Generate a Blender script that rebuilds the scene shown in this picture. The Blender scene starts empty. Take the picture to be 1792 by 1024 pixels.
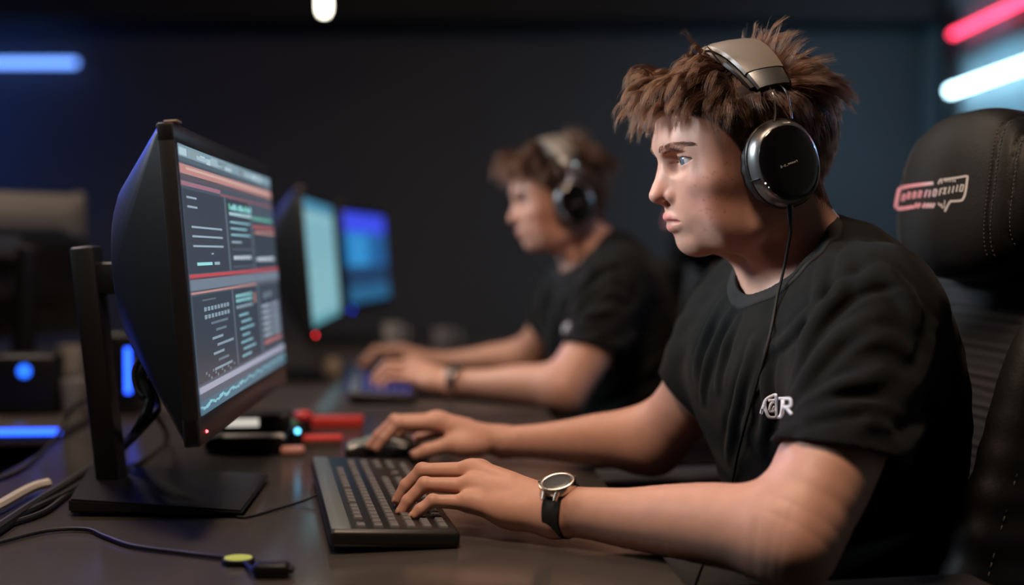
import bpy, bmesh, math, random
import numpy as np
from mathutils import Vector, Matrix, noise as mnoise
random.seed(7); rng = np.random.default_rng(11)
scene = bpy.context.scene
COL = scene.collection
PI = math.pi

# ------------------------------------------------------------------ camera model of the photograph
F_PX, CXP, CYP, CAMZ = 2130.0, 896.0, 512.0, 1.054
PITCH = math.atan2(81.0, F_PX)
DESK_Z = 0.74
def ray(u, v):
    x = (u - CXP) / F_PX; z = -(v - CYP) / F_PX
    c, s = math.cos(PITCH), math.sin(PITCH)
    return np.array([x, c + z * s, -s + z * c])
def at(u, v, Y):
    r = ray(u, v); p = r * (Y / r[1]); p[2] += CAMZ
    return p
def on_z(u, v, z):
    r = ray(u, v); t = (z - CAMZ) / r[2]; p = r * t; p[2] = z
    return p
def desk(u, v): return on_z(u, v, DESK_Z)

# ------------------------------------------------------------------ scene graph helpers
def tag(o, label=None, cat=None, group=None, kind=None):
    if label: o['label'] = label
    if cat: o['category'] = cat
    if group: o['group'] = group
    if kind: o['kind'] = kind
    return o
def empty(name, loc=(0, 0, 0), rz=0.0):
    o = bpy.data.objects.new(name, None); COL.objects.link(o)
    o.empty_display_size = 0.05
    o.location = tuple(loc); o.rotation_euler = (0, 0, rz)
    return o
def link(name, me, mat=None, parent=None, smooth=True):
    if mat is not None:
        for m in (mat if isinstance(mat, (list, tuple)) else [mat]): me.materials.append(m)
    o = bpy.data.objects.new(name, me); COL.objects.link(o)
    if parent is not None: o.parent = parent
    if smooth:
        me.polygons.foreach_set('use_smooth', [True] * len(me.polygons))
    return o
def np_mesh(name, V, Q):
    V = np.asarray(V, np.float32); Q = np.asarray(Q, np.int32)
    me = bpy.data.meshes.new(name)
    n = Q.shape[1]
    me.vertices.add(len(V)); me.vertices.foreach_set('co', V.ravel())
    me.loops.add(Q.size); me.loops.foreach_set('vertex_index', Q.ravel())
    me.polygons.add(len(Q)); me.polygons.foreach_set('loop_start', np.arange(0, Q.size, n, dtype=np.int32))
    me.polygons.foreach_set('loop_total', np.full(len(Q), n, np.int32))
    me.update(calc_edges=True); me.validate()
    return me
def copy_tree(o, parent=None):
    c = o.copy(); COL.objects.link(c)
    if parent is not None:
        c.parent = parent
    for ch in list(o.children): copy_tree(ch, c)
    return c

# bmesh shape helper: collects shapes, links them as one mesh object
class MB:
    def __init__(self): self.bm = bmesh.new(); self.mi = 0
    def _take(self, geom, M):
        vs = [g for g in geom if isinstance(g, bmesh.types.BMVert)]
        bmesh.ops.transform(self.bm, matrix=M, verts=vs)
        for v in vs:
            for f in v.link_faces: f.material_index = self.mi
        return vs
    def box(self, c, s, rot=None, bevel=0.0, seg=2):
        r = bmesh.ops.create_cube(self.bm, size=1.0)
        vs = r['verts']
        bmesh.ops.scale(self.bm, vec=Vector(s), verts=vs)
        if bevel > 0:
            es = list({e for v in vs for e in v.link_edges})
            b = bmesh.ops.bevel(self.bm, geom=es, offset=min(bevel, 0.49 * min(s)), segments=seg, affect='EDGES', profile=0.5)
            vs = list({v for f in b['faces'] for v in f.verts} | {v for v in vs if v.is_valid})
            seen = set(vs); st = list(vs)
            while st:
                v = st.pop()
                for e in v.link_edges:
                    w = e.other_vert(v)
                    if w not in seen: seen.add(w); st.append(w)
            vs = list(seen)
        M = Matrix.Translation(Vector(c)) @ (rot.to_4x4() if rot is not None else Matrix.Identity(4))
        return self._take(vs, M)
    def cyl(self, a, b, r, r2=None, seg=20, cap=True):
        a = Vector(a); b = Vector(b); d = b - a
        R = bmesh.ops.create_cone(self.bm, cap_ends=cap, cap_tris=False, segments=seg, radius1=r, radius2=r if r2 is None else r2, depth=d.length)
        M = Matrix.Translation((a + b) / 2) @ d.to_track_quat('Z', 'Y').to_matrix().to_4x4()
        return self._take(R['verts'], M)
    def ball(self, c, r, seg=20, rings=12, rot=None):
        R = bmesh.ops.create_uvsphere(self.bm, u_segments=seg, v_segments=rings, radius=1.0)
        rr = (r, r, r) if isinstance(r, (int, float)) else r
        M = Matrix.Translation(Vector(c)) @ (rot.to_4x4() if rot is not None else Matrix.Identity(4)) @ Matrix.Diagonal((*rr, 1))
        return self._take(R['verts'], M)
    def sweep(self, pts, radii, seg=10, cap=True, prof=None, up=None, closed=False):
        """tube / profile along a polyline; prof = list of (a,b) offsets, else a circle."""
        pts = [Vector(p) for p in pts]; n = len(pts)
        if isinstance(radii, (int, float)): radii = [radii] * n
        if prof is None: prof = [(math.cos(2 * PI * i / seg), math.sin(2 * PI * i / seg)) for i in range(seg)]
        rings = []; u = None
        for i, p in enumerate(pts):
            if closed: t = (pts[(i + 1) % n] - pts[i - 1])
            else: t = (pts[min(i + 1, n - 1)] - pts[max(i - 1, 0)])
            t.normalize()
            if u is None or up is not None:
                ref = Vector(up) if up is not None else (Vector((0, 0, 1)) if abs(t.z) < 0.9 else Vector((1, 0, 0)))
                u = ref - t * ref.dot(t)
            else: u = u - t * u.dot(t)
            u.normalize(); w = t.cross(u)
            rings.append([self.bm.verts.new(p + (w * a + u * b) * radii[i]) for a, b in prof])
        m = len(prof)
        for i in range(n if closed else n - 1):
            A, B = rings[i], rings[(i + 1) % n]
            for j in range(m):
                f = self.bm.faces.new((A[j], A[(j + 1) % m], B[(j + 1) % m], B[j])); f.material_index = self.mi
        if cap and not closed:
            for ring, rev in ((rings[0], True), (rings[-1], False)):
                f = self.bm.faces.new(ring[::-1] if rev else ring); f.material_index = self.mi
    def prism(self, poly, z0, z1, M=None):
        """polygon in its local XY plane, extruded z0..z1"""
        M = M or Matrix.Identity(4)
        lo = [self.bm.verts.new(M @ Vector((x, y, z0))) for x, y in poly]
        hi = [self.bm.verts.new(M @ Vector((x, y, z1))) for x, y in poly]
        n = len(poly)
        fs = [self.bm.faces.new(lo[::-1]), self.bm.faces.new(hi)]
        for i in range(n): fs.append(self.bm.faces.new((lo[i], lo[(i + 1) % n], hi[(i + 1) % n], hi[i])))
        for f in fs: f.material_index = self.mi
    def lathe(self, prof, M=None, seg=40):
        """(r,z) profile around local Z"""
        M = M or Matrix.Identity(4); rings = []
        for r, z in prof:
            rings.append([self.bm.verts.new(M @ Vector((r * math.cos(2 * PI * i / seg), r * math.sin(2 * PI * i / seg), z))) for i in range(seg)])
        for A, B in zip(rings, rings[1:]):
            for j in range(seg):
                f = self.bm.faces.new((A[j], A[(j + 1) % seg], B[(j + 1) % seg], B[j])); f.material_index = self.mi
        f = self.bm.faces.new(rings[0][::-1]); f.material_index = self.mi
        f = self.bm.faces.new(rings[-1]); f.material_index = self.mi
    def build(self, name, mat, parent=None, smooth=True, angle=40):
        bmesh.ops.recalc_face_normals(self.bm, faces=self.bm.faces[:])
        if smooth:
            for e in self.bm.edges:
                if len(e.link_faces) == 2 and e.calc_face_angle(0) > math.radians(angle): e.smooth = False
        me = bpy.data.meshes.new(name); self.bm.to_mesh(me); self.bm.free()
        return link(name, me, mat, parent, smooth)
def frame(o, x, y, z):
    """matrix from origin and three axes"""
    M = Matrix.Identity(4)
    for i, a in enumerate((x, y, z)):
        for j in range(3): M[j][i] = a[j]
    for j in range(3): M[j][3] = o[j]
    return M
def rrect(w, h, r, n=6):
    out = []
    for cx, cy, a0 in ((w / 2 - r, h / 2 - r, 0), (-w / 2 + r, h / 2 - r, 90), (-w / 2 + r, -h / 2 + r, 180), (w / 2 - r, -h / 2 + r, 270)):
        for i in range(n + 1):
            a = math.radians(a0 + 90 * i / n); out.append((cx + r * math.cos(a), cy + r * math.sin(a)))
    return out
def smooth_path(pts, n=8):
    """Catmull-Rom through points"""
    P = [np.asarray(p, float) for p in pts]; P = [2 * P[0] - P[1]] + P + [2 * P[-1] - P[-2]]
    out = []
    for i in range(1, len(P) - 2):
        for k in range(n):
            t = k / n
            out.append(0.5 * (2 * P[i] + (P[i + 1] - P[i - 1]) * t + (2 * P[i - 1] - 5 * P[i] + 4 * P[i + 1] - P[i + 2]) * t ** 2 + (3 * P[i] - P[i - 1] - 3 * P[i + 1] + P[i + 2]) * t ** 3))
    out.append(P[-2]); return out

# ------------------------------------------------------------------ materials
def mat(name, col, rough=0.5, metal=0.0, coat=0.0, spec=0.5, emit=None, estr=1.0, bump=None, var=0.0, vscale=20.0, sheen=0.0, trans=0.0):
    m = bpy.data.materials.new(name); m.use_nodes = True
    nt = m.node_tree; b = nt.nodes['Principled BSDF']
    b.inputs['Base Color'].default_value = (*col, 1); b.inputs['Roughness'].default_value = rough
    b.inputs['Metallic'].default_value = metal; b.inputs['Specular IOR Level'].default_value = spec
    b.inputs['Coat Weight'].default_value = coat; b.inputs['Coat Roughness'].default_value = 0.08
    b.inputs['Sheen Weight'].default_value = sheen; b.inputs['Transmission Weight'].default_value = trans
    if emit is not None:
        b.inputs['Emission Color'].default_value = (*emit, 1); b.inputs['Emission Strength'].default_value = estr
    tc = nt.nodes.new('ShaderNodeTexCoord')
    if var > 0:
        n = nt.nodes.new('ShaderNodeTexNoise'); n.inputs['Scale'].default_value = vscale; n.inputs['Detail'].default_value = 4
        nt.links.new(tc.outputs['Object'], n.inputs['Vector'])
        r = nt.nodes.new('ShaderNodeMapRange'); r.inputs['To Min'].default_value = 1 - var; r.inputs['To Max'].default_value = 1 + var
        nt.links.new(n.outputs['Fac'], r.inputs['Value'])
        h = nt.nodes.new('ShaderNodeMix'); h.data_type = 'RGBA'; h.blend_type = 'MULTIPLY'; h.inputs['Factor'].default_value = 1
        h.inputs['A'].default_value = (*col, 1); nt.links.new(r.outputs['Result'], h.inputs['B'])
        nt.links.new(h.outputs['Result'], b.inputs['Base Color'])
    if bump:
        sc, st, dist = bump
        n = nt.nodes.new('ShaderNodeTexNoise'); n.inputs['Scale'].default_value = sc; n.inputs['Detail'].default_value = 6
        nt.links.new(tc.outputs['Object'], n.inputs['Vector'])
        bp = nt.nodes.new('ShaderNodeBump'); bp.inputs['Strength'].default_value = st; bp.inputs['Distance'].default_value = dist
        nt.links.new(n.outputs['Fac'], bp.inputs['Height']); nt.links.new(bp.outputs['Normal'], b.inputs['Normal'])
    return m
def emitter(name, col, s):
    m = bpy.data.materials.new(name); m.use_nodes = True; nt = m.node_tree
    nt.nodes.remove(nt.nodes['Principled BSDF'])
    e = nt.nodes.new('ShaderNodeEmission'); e.inputs['Color'].default_value = (*col, 1); e.inputs['Strength'].default_value = s
    nt.links.new(e.outputs[0], nt.nodes['Material Output'].inputs['Surface'])
    return m

# ------------------------------------------------------------------ signed distance fields and their mesher (surface nets)
def smin(a, b, k):
    if k <= 0: return np.minimum(a, b)
    h = np.clip(0.5 + 0.5 * (b - a) / k, 0, 1)
    return b * (1 - h) + a * h - k * h * (1 - h)
def smax(a, b, k): return -smin(-a, -b, k)
def d_ell(P, c, r):
    q = P - c; k0 = np.sqrt(((q / r) ** 2).sum(-1)); k1 = np.sqrt(((q / (r * r)) ** 2).sum(-1)) + 1e-9
    return k0 * (k0 - 1) / k1
def d_rc(P, a, b, ra, rb, w=None, s=1.0):
    ab = b - a; t = np.clip(((P - a) @ ab) / (ab @ ab + 1e-12), 0, 1)
    v = P - a - t[:, None] * ab
    if w is not None:
        c = v @ w; v = v + (c * (1 / s - 1))[:, None] * w
    return np.sqrt((v * v).sum(-1)) - (ra + (rb - ra) * t)
class Field:
    def __init__(self): self.ops = []
    def add(self, kind, f, c, R, k): self.ops.append((kind, f, np.asarray(c, float), R, k)); return self
    def ell(self, c, r, k=0.01, kind='u', A=None):
        c = np.asarray(c, float); r = np.asarray(r, float)
        if A is None: f = lambda P: d_ell(P, c, r)
        else:
            A = np.asarray(A, float)          # columns = ellipsoid axes
            f = lambda P: d_ell((P - c) @ A, np.zeros(3), r)
        return self.add(kind, f, c, r.max(), k)
    def rc(self, a, b, ra, rb, k=0.01, kind='u', w=None, s=1.0):
        a = np.asarray(a, float); b = np.asarray(b, float)
        w = None if w is None else np.asarray(w, float) / np.linalg.norm(w)
        return self.add(kind, lambda P: d_rc(P, a, b, ra, rb, w, s), (a + b) / 2, np.linalg.norm(a - b) / 2 + max(ra, rb) * max(1, s), k)
    def pl(self, pts, rad, k=0.01, kind='u', ki=0.0, w=None, s=1.0):
        pts = [np.asarray(p, float) for p in pts]; rad = [rad] * len(pts) if isinstance(rad, (int, float)) else rad
        w = None if w is None else np.asarray(w, float) / np.linalg.norm(w)
        def f(P):
            d = None; c = (P.min(0) + P.max(0)) / 2; cr = np.linalg.norm(P.max(0) - c)
            for i in range(len(pts) - 1):
                if np.linalg.norm((pts[i] + pts[i + 1]) / 2 - c) > cr + np.linalg.norm(pts[i] - pts[i + 1]) / 2 + max(rad[i], rad[i + 1]) * max(1, s) + .06: continue
                e = d_rc(P, pts[i], pts[i + 1], rad[i], rad[i + 1], w, s); d = e if d is None else smin(d, e, ki)
            return np.full(len(P), .5) if d is None else d
        c = sum(pts) / len(pts)
        return self.add(kind, f, c, max(np.linalg.norm(p - c) for p in pts) + max(rad) * max(1, s), k)
    def fn(self, f, kind='u', k=0.0, c=(0, 0, 0), R=1e9): return self.add(kind, f, c, R, k)
    def sub(self, other, M_o, M_R, c, R, k):
        """another field in its own frame: local = (P-o)@R"""
        return self.add('u', lambda P: other((P - M_o) @ M_R), c, R, k)
    def __call__(self, P, pad=0.03):
        d = np.full(len(P), 0.5); lo = P.min(0); hi = P.max(0)
        for kind, f, c, R, k in self.ops:
            if R < 1e8:
                g = np.maximum(np.maximum(lo - c, c - hi), 0); g = math.sqrt(g @ g)
                if g > R + k + pad: continue
            e = f(P)
            if kind == 'u': d = smin(d, e, k)
            elif kind == 's': d = smax(d, -e, k)
            elif kind == 'i': d = smax(d, e, k)
            elif kind == 'add': d = d + e
        return d
def surface_net(fld, lo, hi, h, B=16, fudge=1.6):
    lo = np.asarray(lo, float); hi = np.asarray(hi, float)
    nb = np.ceil((hi - lo) / (h * B)).astype(int)
    bi = np.stack(np.meshgrid(*[np.arange(n) for n in nb], indexing='ij'), -1).reshape(-1, 3)
    # coarse pass in spatial slabs so that far primitives are skipped
    act = []; half = h * B * 0.5 * math.sqrt(3)
    for s in range(0, len(bi), 4096):
        c = lo + (bi[s:s + 4096] + 0.5) * h * B
        d = fld(c, pad=half * fudge + 0.05); act.append(bi[s:s + 4096][np.abs(d) < half * fudge])
    bi = np.concatenate(act)
    key = (bi // 3) @ np.array([100000000, 10000, 1]); bi = bi[np.argsort(key, kind='stable')]; key = np.sort(key)
    off = np.stack(np.meshgrid(*[np.arange(B + 1)] * 3, indexing='ij'), -1).reshape(-1, 3)
    N = nb * B + 2; mul = np.array([N[1] * N[2], N[2], 1], np.int64)
    cid, cv, ed = [], [], [[], [], []]
    cor = np.array([[i, j, k] for i in (0, 1) for j in (0, 1) for k in (0, 1)])
    eds = [(a, b) for a in range(8) for b in range(a + 1, 8) if np.abs(cor[a] - cor[b]).sum() == 1]
    cuts = np.flatnonzero(np.diff(key)) + 1
    for blk in np.split(bi, cuts):
        g = (blk[:, None, :] * B + off[None]).reshape(-1, 3)
        d = fld(lo + g * h).reshape(len(blk), B + 1, B + 1, B + 1)
        sgn = d < 0
        C = np.stack([sgn[:, i:i + B, j:j + B, k:k + B] for i, j, k in cor], -1)
        cnt = C.sum(-1); q = np.argwhere((cnt > 0) & (cnt < 8))
        if len(q):
            V = np.stack([d[q[:, 0], q[:, 1] + i, q[:, 2] + j, q[:, 3] + k] for i, j, k in cor], -1)
            acc = np.zeros((len(q), 3)); n = np.zeros(len(q))
            for a, b in eds:
                m = (V[:, a] < 0) != (V[:, b] < 0)
                t = np.where(m, V[:, a] / np.where(m, V[:, a] - V[:, b], 1), 0)
                acc += np.where(m[:, None], cor[a] + t[:, None] * (cor[b] - cor[a]), 0); n += m
            gi = blk[q[:, 0]] * B + q[:, 1:]
            cid.append(gi @ mul); cv.append(lo + (gi + acc / n[:, None]) * h)
        for ax in range(3):
            sl = [slice(0, B)] * 3; sh = list(sl); sh[ax] = slice(1, B + 1)
            m = sgn[(slice(None), *sl)] != sgn[(slice(None), *sh)]
            e = np.argwhere(m)
            if len(e):
                gi = blk[e[:, 0]] * B + e[:, 1:]
                ed[ax].append(np.column_stack([gi, sgn[(slice(None), *sl)][m]]))
    cid = np.concatenate(cid); cv = np.concatenate(cv)
    o = np.argsort(cid); cid = cid[o]; cv = cv[o]
    Q = []
    for ax in range(3):
        if not ed[ax]: continue
        E = np.concatenate(ed[ax]); gi = E[:, :3].astype(np.int64); s = E[:, 3].astype(bool)
        u = np.zeros(3, np.int64); v = np.zeros(3, np.int64); u[(ax + 1) % 3] = 1; v[(ax + 2) % 3] = 1
        ids = np.stack([(gi - u - v) @ mul, (gi - v) @ mul, gi @ mul, (gi - u) @ mul], 1)
        p = np.searchsorted(cid, ids); p = np.minimum(p, len(cid) - 1)
        ok = (cid[p] == ids).all(1)
        p = p[ok]; s = s[ok]
        p[~s] = p[~s][:, ::-1]
        Q.append(p)
    return cv, np.concatenate(Q)
# ================================================================== PERSON
HY, HP = math.radians(12), math.radians(-11)
_f0 = np.array([-math.cos(HY), -math.sin(HY), 0.0])
H_L = np.array([math.sin(HY), -math.cos(HY), 0.0])
H_F = _f0 * math.cos(HP) + np.array([0, 0, 1.0]) * math.sin(HP)
H_U = np.cross(H_F, H_L)
H_O = np.array([0.2737, 1.42, 0.0915 + CAMZ])
H_R = np.column_stack([H_F, H_L, H_U])           # local = (p - H_O) @ H_R
def hw(p): return H_O + H_R @ np.asarray(p, float)   # head-local -> world
def hl(P): return (np.asarray(P) - H_O) @ H_R

EYE_C = np.array([0.0766, 0.0325, 0.0215]); EYE_R = 0.0140
LIP_U = [(.1052, 0, -.0388), (.1044, .006, -.0384), (.1000, .013, -.0408), (.0925, .0215, -.0446), (.0855, .028, -.0470)]
LIP_L = [(.1022, 0, -.0506), (.1012, .007, -.0503), (.0980, .014, -.0491), (.0920, .0215, -.0478), (.0855, .0275, -.0472)]
MOUTH = [(.1130, 0, -.0445), (.1075, .009, -.0442), (.1015, .017, -.0449), (.0935, .0240, -.0459)]
def mir(p): return (p[0], -p[1], p[2])
def both(pts): return [mir(p) for p in pts[:0:-1]] + list(pts)

def head_field():
    f = Field()
    f.ell((-.010, 0, .044), (.103, .0775, .079))                       # cranium
    f.ell((.0395, 0, .052), (.0565, .061, .050), .03)                   # forehead
    f.ell((.045, 0, .000), (.058, .063, .070), .02)                    # mid face
    f.ell((.062, 0, -.040), (.041, .044, .040), .02)                   # maxilla / muzzle
    for s in (1, -1):
        f.pl([(.004, s * .056, -.015), (.008, s * .0565, -.048), (.022, s * .052, -.064), (.053, s * .035, -.0715), (.0735, s * .014, -.0730)],
             [.012, .014, .0135, .0135, .0145], .022, ki=.012)          # jaw
        f.ell((.060, s * .047, -.006), (.028, .018, .016), .02)        # cheek bone
        f.ell((.040, s * .050, -.040), (.038, .0145, .032), .022)        # cheek
        f.ell((.026, s * .058, .040), (.040, .014, .038), .04)          # temple
    f.ell((.042, 0, -.057), (.043, .042, .027), .018)                   # floor of the mouth
    f.ell((.0795, 0, -.0710), (.0185, .022, .0150), .010)               # chin
    f.ell((.0855, 0, -.0455), (.0170, .026, .0155), .010)                  # lips mound
    f.pl(both([(.0935, 0, .0410), (.0915, .014, .0412), (.0855, .030, .0402), (.0720, .046, .0350), (.062, .053, .028)]), [.007, .008, .0085, .0085, .0085, .0085, .0085, .008, .007][:9], .014, ki=.006)   # brow ridge
    for s in (1, -1):
        f.ell((.0985, s * .030, .0205), (.0130, .0165, .0105), .012, 's')   # eye socket
        f.ell((.0945, s * .015, .0215), (.009, .0075, .010), .010, 's')       # inner corner
    # nose
    f.pl([(.0895, 0, .036), (.0918, 0, .0270), (.1010, 0, .0095), (.1090, 0, -.0030)], [.0075, .0064, .0070, .0084], .008, ki=.004)
    f.pl([(.086, 0, .028), (.092, 0, .006), (.098, 0, -.008)], [.0105, .0135, .0150], .010, ki=.004)
    f.ell((.1126, 0, -.0118), (.0112, .0102, .0090), .006)
    f.rc((.1145, 0, -.0140), (.1045, 0, -.0210), .0052, .0055, .005)
    for s in (1, -1):
        f.ell((.0950, s * .0140, -.0150), (.0140, .0072, .0095), .004)
        f.ell((.1062, s * .0072, -.0225), (.0066, .0029, .0040), .002, 's', None)
    # lips
    f.pl(both(LIP_U), [.0018, .0030, .0044, .0052, .0050, .0052, .0044, .0030, .0018], .004, ki=.002)
    f.pl(both(LIP_L), [.0018, .0032, .0048, .0056, .0058, .0056, .0048, .0032, .0018], .004, ki=.002)
    f.pl(both(MOUTH), [.0012, .0018, .0021, .0026, .0021, .0018, .0012], .0016, 's')
    f.rc((.1125, 0, -.0275), (.1145, 0, -.0340), .0022, .0026, .004, 's')     # philtrum
    # eye lids: a ball over each eye, cut by the lid opening
    for s in (1, -1):
        c = np.array([EYE_C[0], s * EYE_C[1], EYE_C[2]])
        f.ell(c, (.0157, .0172, .0147), .005)
        f.pl([c + (.006, s * -.0140, .0045), c + (.0130, s * -.003, .0075), c + (.0105, s * .0080, .0070), c + (.0030, s * .0150, .0030)], [.0016, .0020, .0020, .0014], .003, ki=.002)
        def opening(P, c=c, s=s):
            q = P - c; y = q[:, 1] * s; t = np.abs(y) / np.where(y > 0, .0215, .0150); t = np.clip(t, 0, 1) ** np.where(y > 0, 2.4, 2.0)
            top = .0042 * (1 - t) + .0002 + y * .03
            bot = -.0044 * (1 - t) + y * .05
            return np.maximum(np.maximum(q[:, 2] - top, bot - q[:, 2]), np.maximum(-q[:, 0] - .008, np.abs(y) - .0215))
        f.add('s', opening, c + (.006, 0, 0), .024, .0008)
    return f

# arms, given as joints in the photograph plus a distance from the camera
SL = at(1528, 552, 1.295); SR = at(1325, 530, 1.585)
def A_(*p): return [at(*q) for q in p]
N_EL = at(1384, 944, 1.155); N_WR = at(970, 895, 1.285)
F_EL = at(1140, 772, 1.675); F_WR = at(880, 774, 1.745)
N_FING = dict(pinky=A_((822, 880, 1.306), (757, 877, 1.306), (735, 892, 1.303), (725, 902, 1.301)),
              ring=A_((826, 851, 1.323), (743, 848, 1.327), (714, 877, 1.324), (703, 894, 1.322)),
              middle=A_((826, 824, 1.345), (739, 824, 1.352), (711, 850, 1.353), (697, 874, 1.353)),
              index=A_((834, 824, 1.365), (752, 830, 1.387), (724, 858, 1.394), (712, 876, 1.397)),
              thumb=A_((930, 882, 1.330), (872, 862, 1.375), (818, 846, 1.398), (782, 845, 1.412)))
F_FING = dict(index=A_((763, 741, 1.724), (697, 742, 1.716), (673, 767, 1.712), (660, 784, 1.711)),
              middle=A_((763, 735, 1.748), (691, 736, 1.750), (663, 762, 1.750), (648, 780, 1.750)),
              ring=A_((772, 743, 1.772), (706, 750, 1.790), (685, 770, 1.792), (675, 784, 1.793)),
              pinky=A_((786, 753, 1.790), (736, 765, 1.812), (716, 778, 1.815), (706, 786, 1.816)),
              thumb=A_((838, 782, 1.718), (784, 779, 1.702), (747, 789, 1.696), (728, 796, 1.693)))
RAD = dict(index=(.0100, .0086, .0074, .0064), middle=(.0102, .0088, .0076, .0066), ring=(.0098, .0082, .0072, .0062),
           pinky=(.0088, .0072, .0064, .0056), thumb=(.0140, .0112, .0098, .0078))
def hand_ops(f, W, FG, up):
    """palm wedges from the wrist, then each finger as its own chain"""
    mcp = [FG[k][0] for k in ('index', 'middle', 'ring', 'pinky')]
    for k, m in zip(('index', 'middle', 'ring', 'pinky'), mcp):
        side = W + (m - sum(mcp) / 4) * 0.45
        f.rc(side, m, .0165, .0118 if k != 'pinky' else .0112, .014)
    heel = W * .55 + mcp[3] * .45 - up * .006
    f.ell(heel, (.024, .019, .017), .016)
    th = FG['thumb']
    f.ell((th[0] + th[1]) / 2, (.024, .017, .015), .016)
    for k in ('index', 'middle', 'ring', 'pinky'):
        p = FG[k]; r = RAD[k]
        knuck = p[0] + up * .0028
        f.rc(knuck - (p[1] - p[0]) * .10, knuck + (p[1] - p[0]) * .12, .0085, .0078, .008)
        if k in ('index', 'middle', 'ring'):                          # tendon on the back of the hand
            f.rc(knuck, W * .45 + p[0] * .55 + up * .010, .0042, .003, .012)
        f.pl([p[0], p[1]], [r[0], r[1] * .97], .0045)
        f.ell(p[1] + up * .0006, [r[1] * 1.01] * 3, .003)
        f.pl([p[1], p[2]], [r[1] * .97, r[2]], .0025)
        f.pl([p[2], p[3]], [r[2], r[3]], .0025)
    p, r = th, RAD['thumb']
    f.pl([p[0], p[1], p[2]], [r[0], r[1], r[2]], .012, ki=.004); f.rc(p[2], p[3], r[2], r[3], .003)
T_F = np.array([-.964, -.264, 0.0]); T_L = np.array([.264, -.964, 0.0]); T_U = np.array([0, 0, 1.0])
T_R = np.column_stack([T_F, T_L, T_U])
def tw(x, y, z):    # torso frame: forward, towards camera, height above the desk camera level
    return np.array([.362, 1.448, CAMZ]) + T_R @ np.array([x, y, z])
def limb(f, pr, k, w=None, s=1.0, n=3, grow=0.0):
    Q = smooth_path([np.append(p, r) for p, r in pr], n)
    f.pl([q[:3] for q in Q], [q[3] + grow for q in Q], k, w=w, s=s)
def limb_ops(f, sleeves=False):
    UPn = np.array([0, 0, 1.0])
    # near arm
    limb(f, [(SL, .060), (at(1500, 660, 1.245), .0545), (at(1463, 775, 1.205), .0500), (at(1424, 865, 1.175), .0480), (N_EL, .0400)], .03)
    limb(f, [(N_EL, .0380), (at(1330, 930, 1.170), .0420), (at(1250, 918, 1.196), .0405), (at(1170, 911, 1.220), .0355), (at(1100, 907, 1.242), .0305), (at(1035, 899, 1.263), .0268), (N_WR, .0248)], .03, w=(0, .8, -.6), s=1.08)
    f.ell(at(1402, 984, 1.150), (.019, .018, .018), .022)              # elbow point
    f.ell(at(1003, 880, 1.262), (.010, .010, .010), .014)               # ulna at the wrist
    hand_ops(f, N_WR, N_FING, np.array([.15, -.25, .95]))
    # far arm
    limb(f, [(SR, .055), (at(1250, 610, 1.605), .0480), (at(1205, 705, 1.630), .0440), (F_EL, .0425)], .03)
    limb(f, [(F_EL, .0405), (at(1095, 770, 1.684), .0405), (at(1045, 770, 1.697), .0360), (at(995, 772, 1.711), .0300), (at(940, 773, 1.727), .0245), (F_WR, .0218)], .03, w=(0, .8, -.6), s=1.08)
    hand_ops(f, F_WR, F_FING, np.array([.15, -.05, .98]))
def torso_ops(f, g=0.0):
    f.ell(tw(.00, 0, -.17), (.108 + g, .165 + g, .20 + g), .03, A=T_R)
    f.ell(tw(-.045, 0, -.35), (.105 + g, .150 + g, .20 + g), .06, A=T_R)
    f.ell(tw(-.075, 0, -.47), (.115 + g, .168 + g, .12 + g), .05, A=T_R)
    for s, S in ((1, SL), (-1, SR)):
        f.rc(tw(-.040, s * .045, -.040), S + np.array([0, 0, -.004]), .042 + g, .050 + g, .035)
        f.ell(tw(-.060, s * .085, -.185), (.055 + g, .085 + g, .14 + g), .04, A=T_R)      # shoulder blade
        f.ell(tw(.060, s * .075, -.15), (.050 + g, .080 + g, .080 + g), .04, A=T_R)       # chest
    f.rc(tw(-.030, 0, -.030), tw(-.050, 0, -.12), .042 + g, .085 + g, .03)
N_TOP = at(1340, 392, 1.42); N_BOT = at(1420, 540, 1.445)
def body_field():
    hf = head_field(); f = Field()
    f.sub(hf, H_O, H_R, H_O, .16, .0)
    f.rc(N_TOP + np.array([.012, 0, .03]), N_BOT, .0545, .0600, .014)
    f.rc(hw((.035, .036, -.080)), tw(.04, .02, -.045), .013, .014, .02)     # neck muscle, near side
    f.rc(hw((.035, -.036, -.080)), tw(.04, -.02, -.045), .013, .014, .02)
    torso_ops(f); limb_ops(f)
    return f

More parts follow.
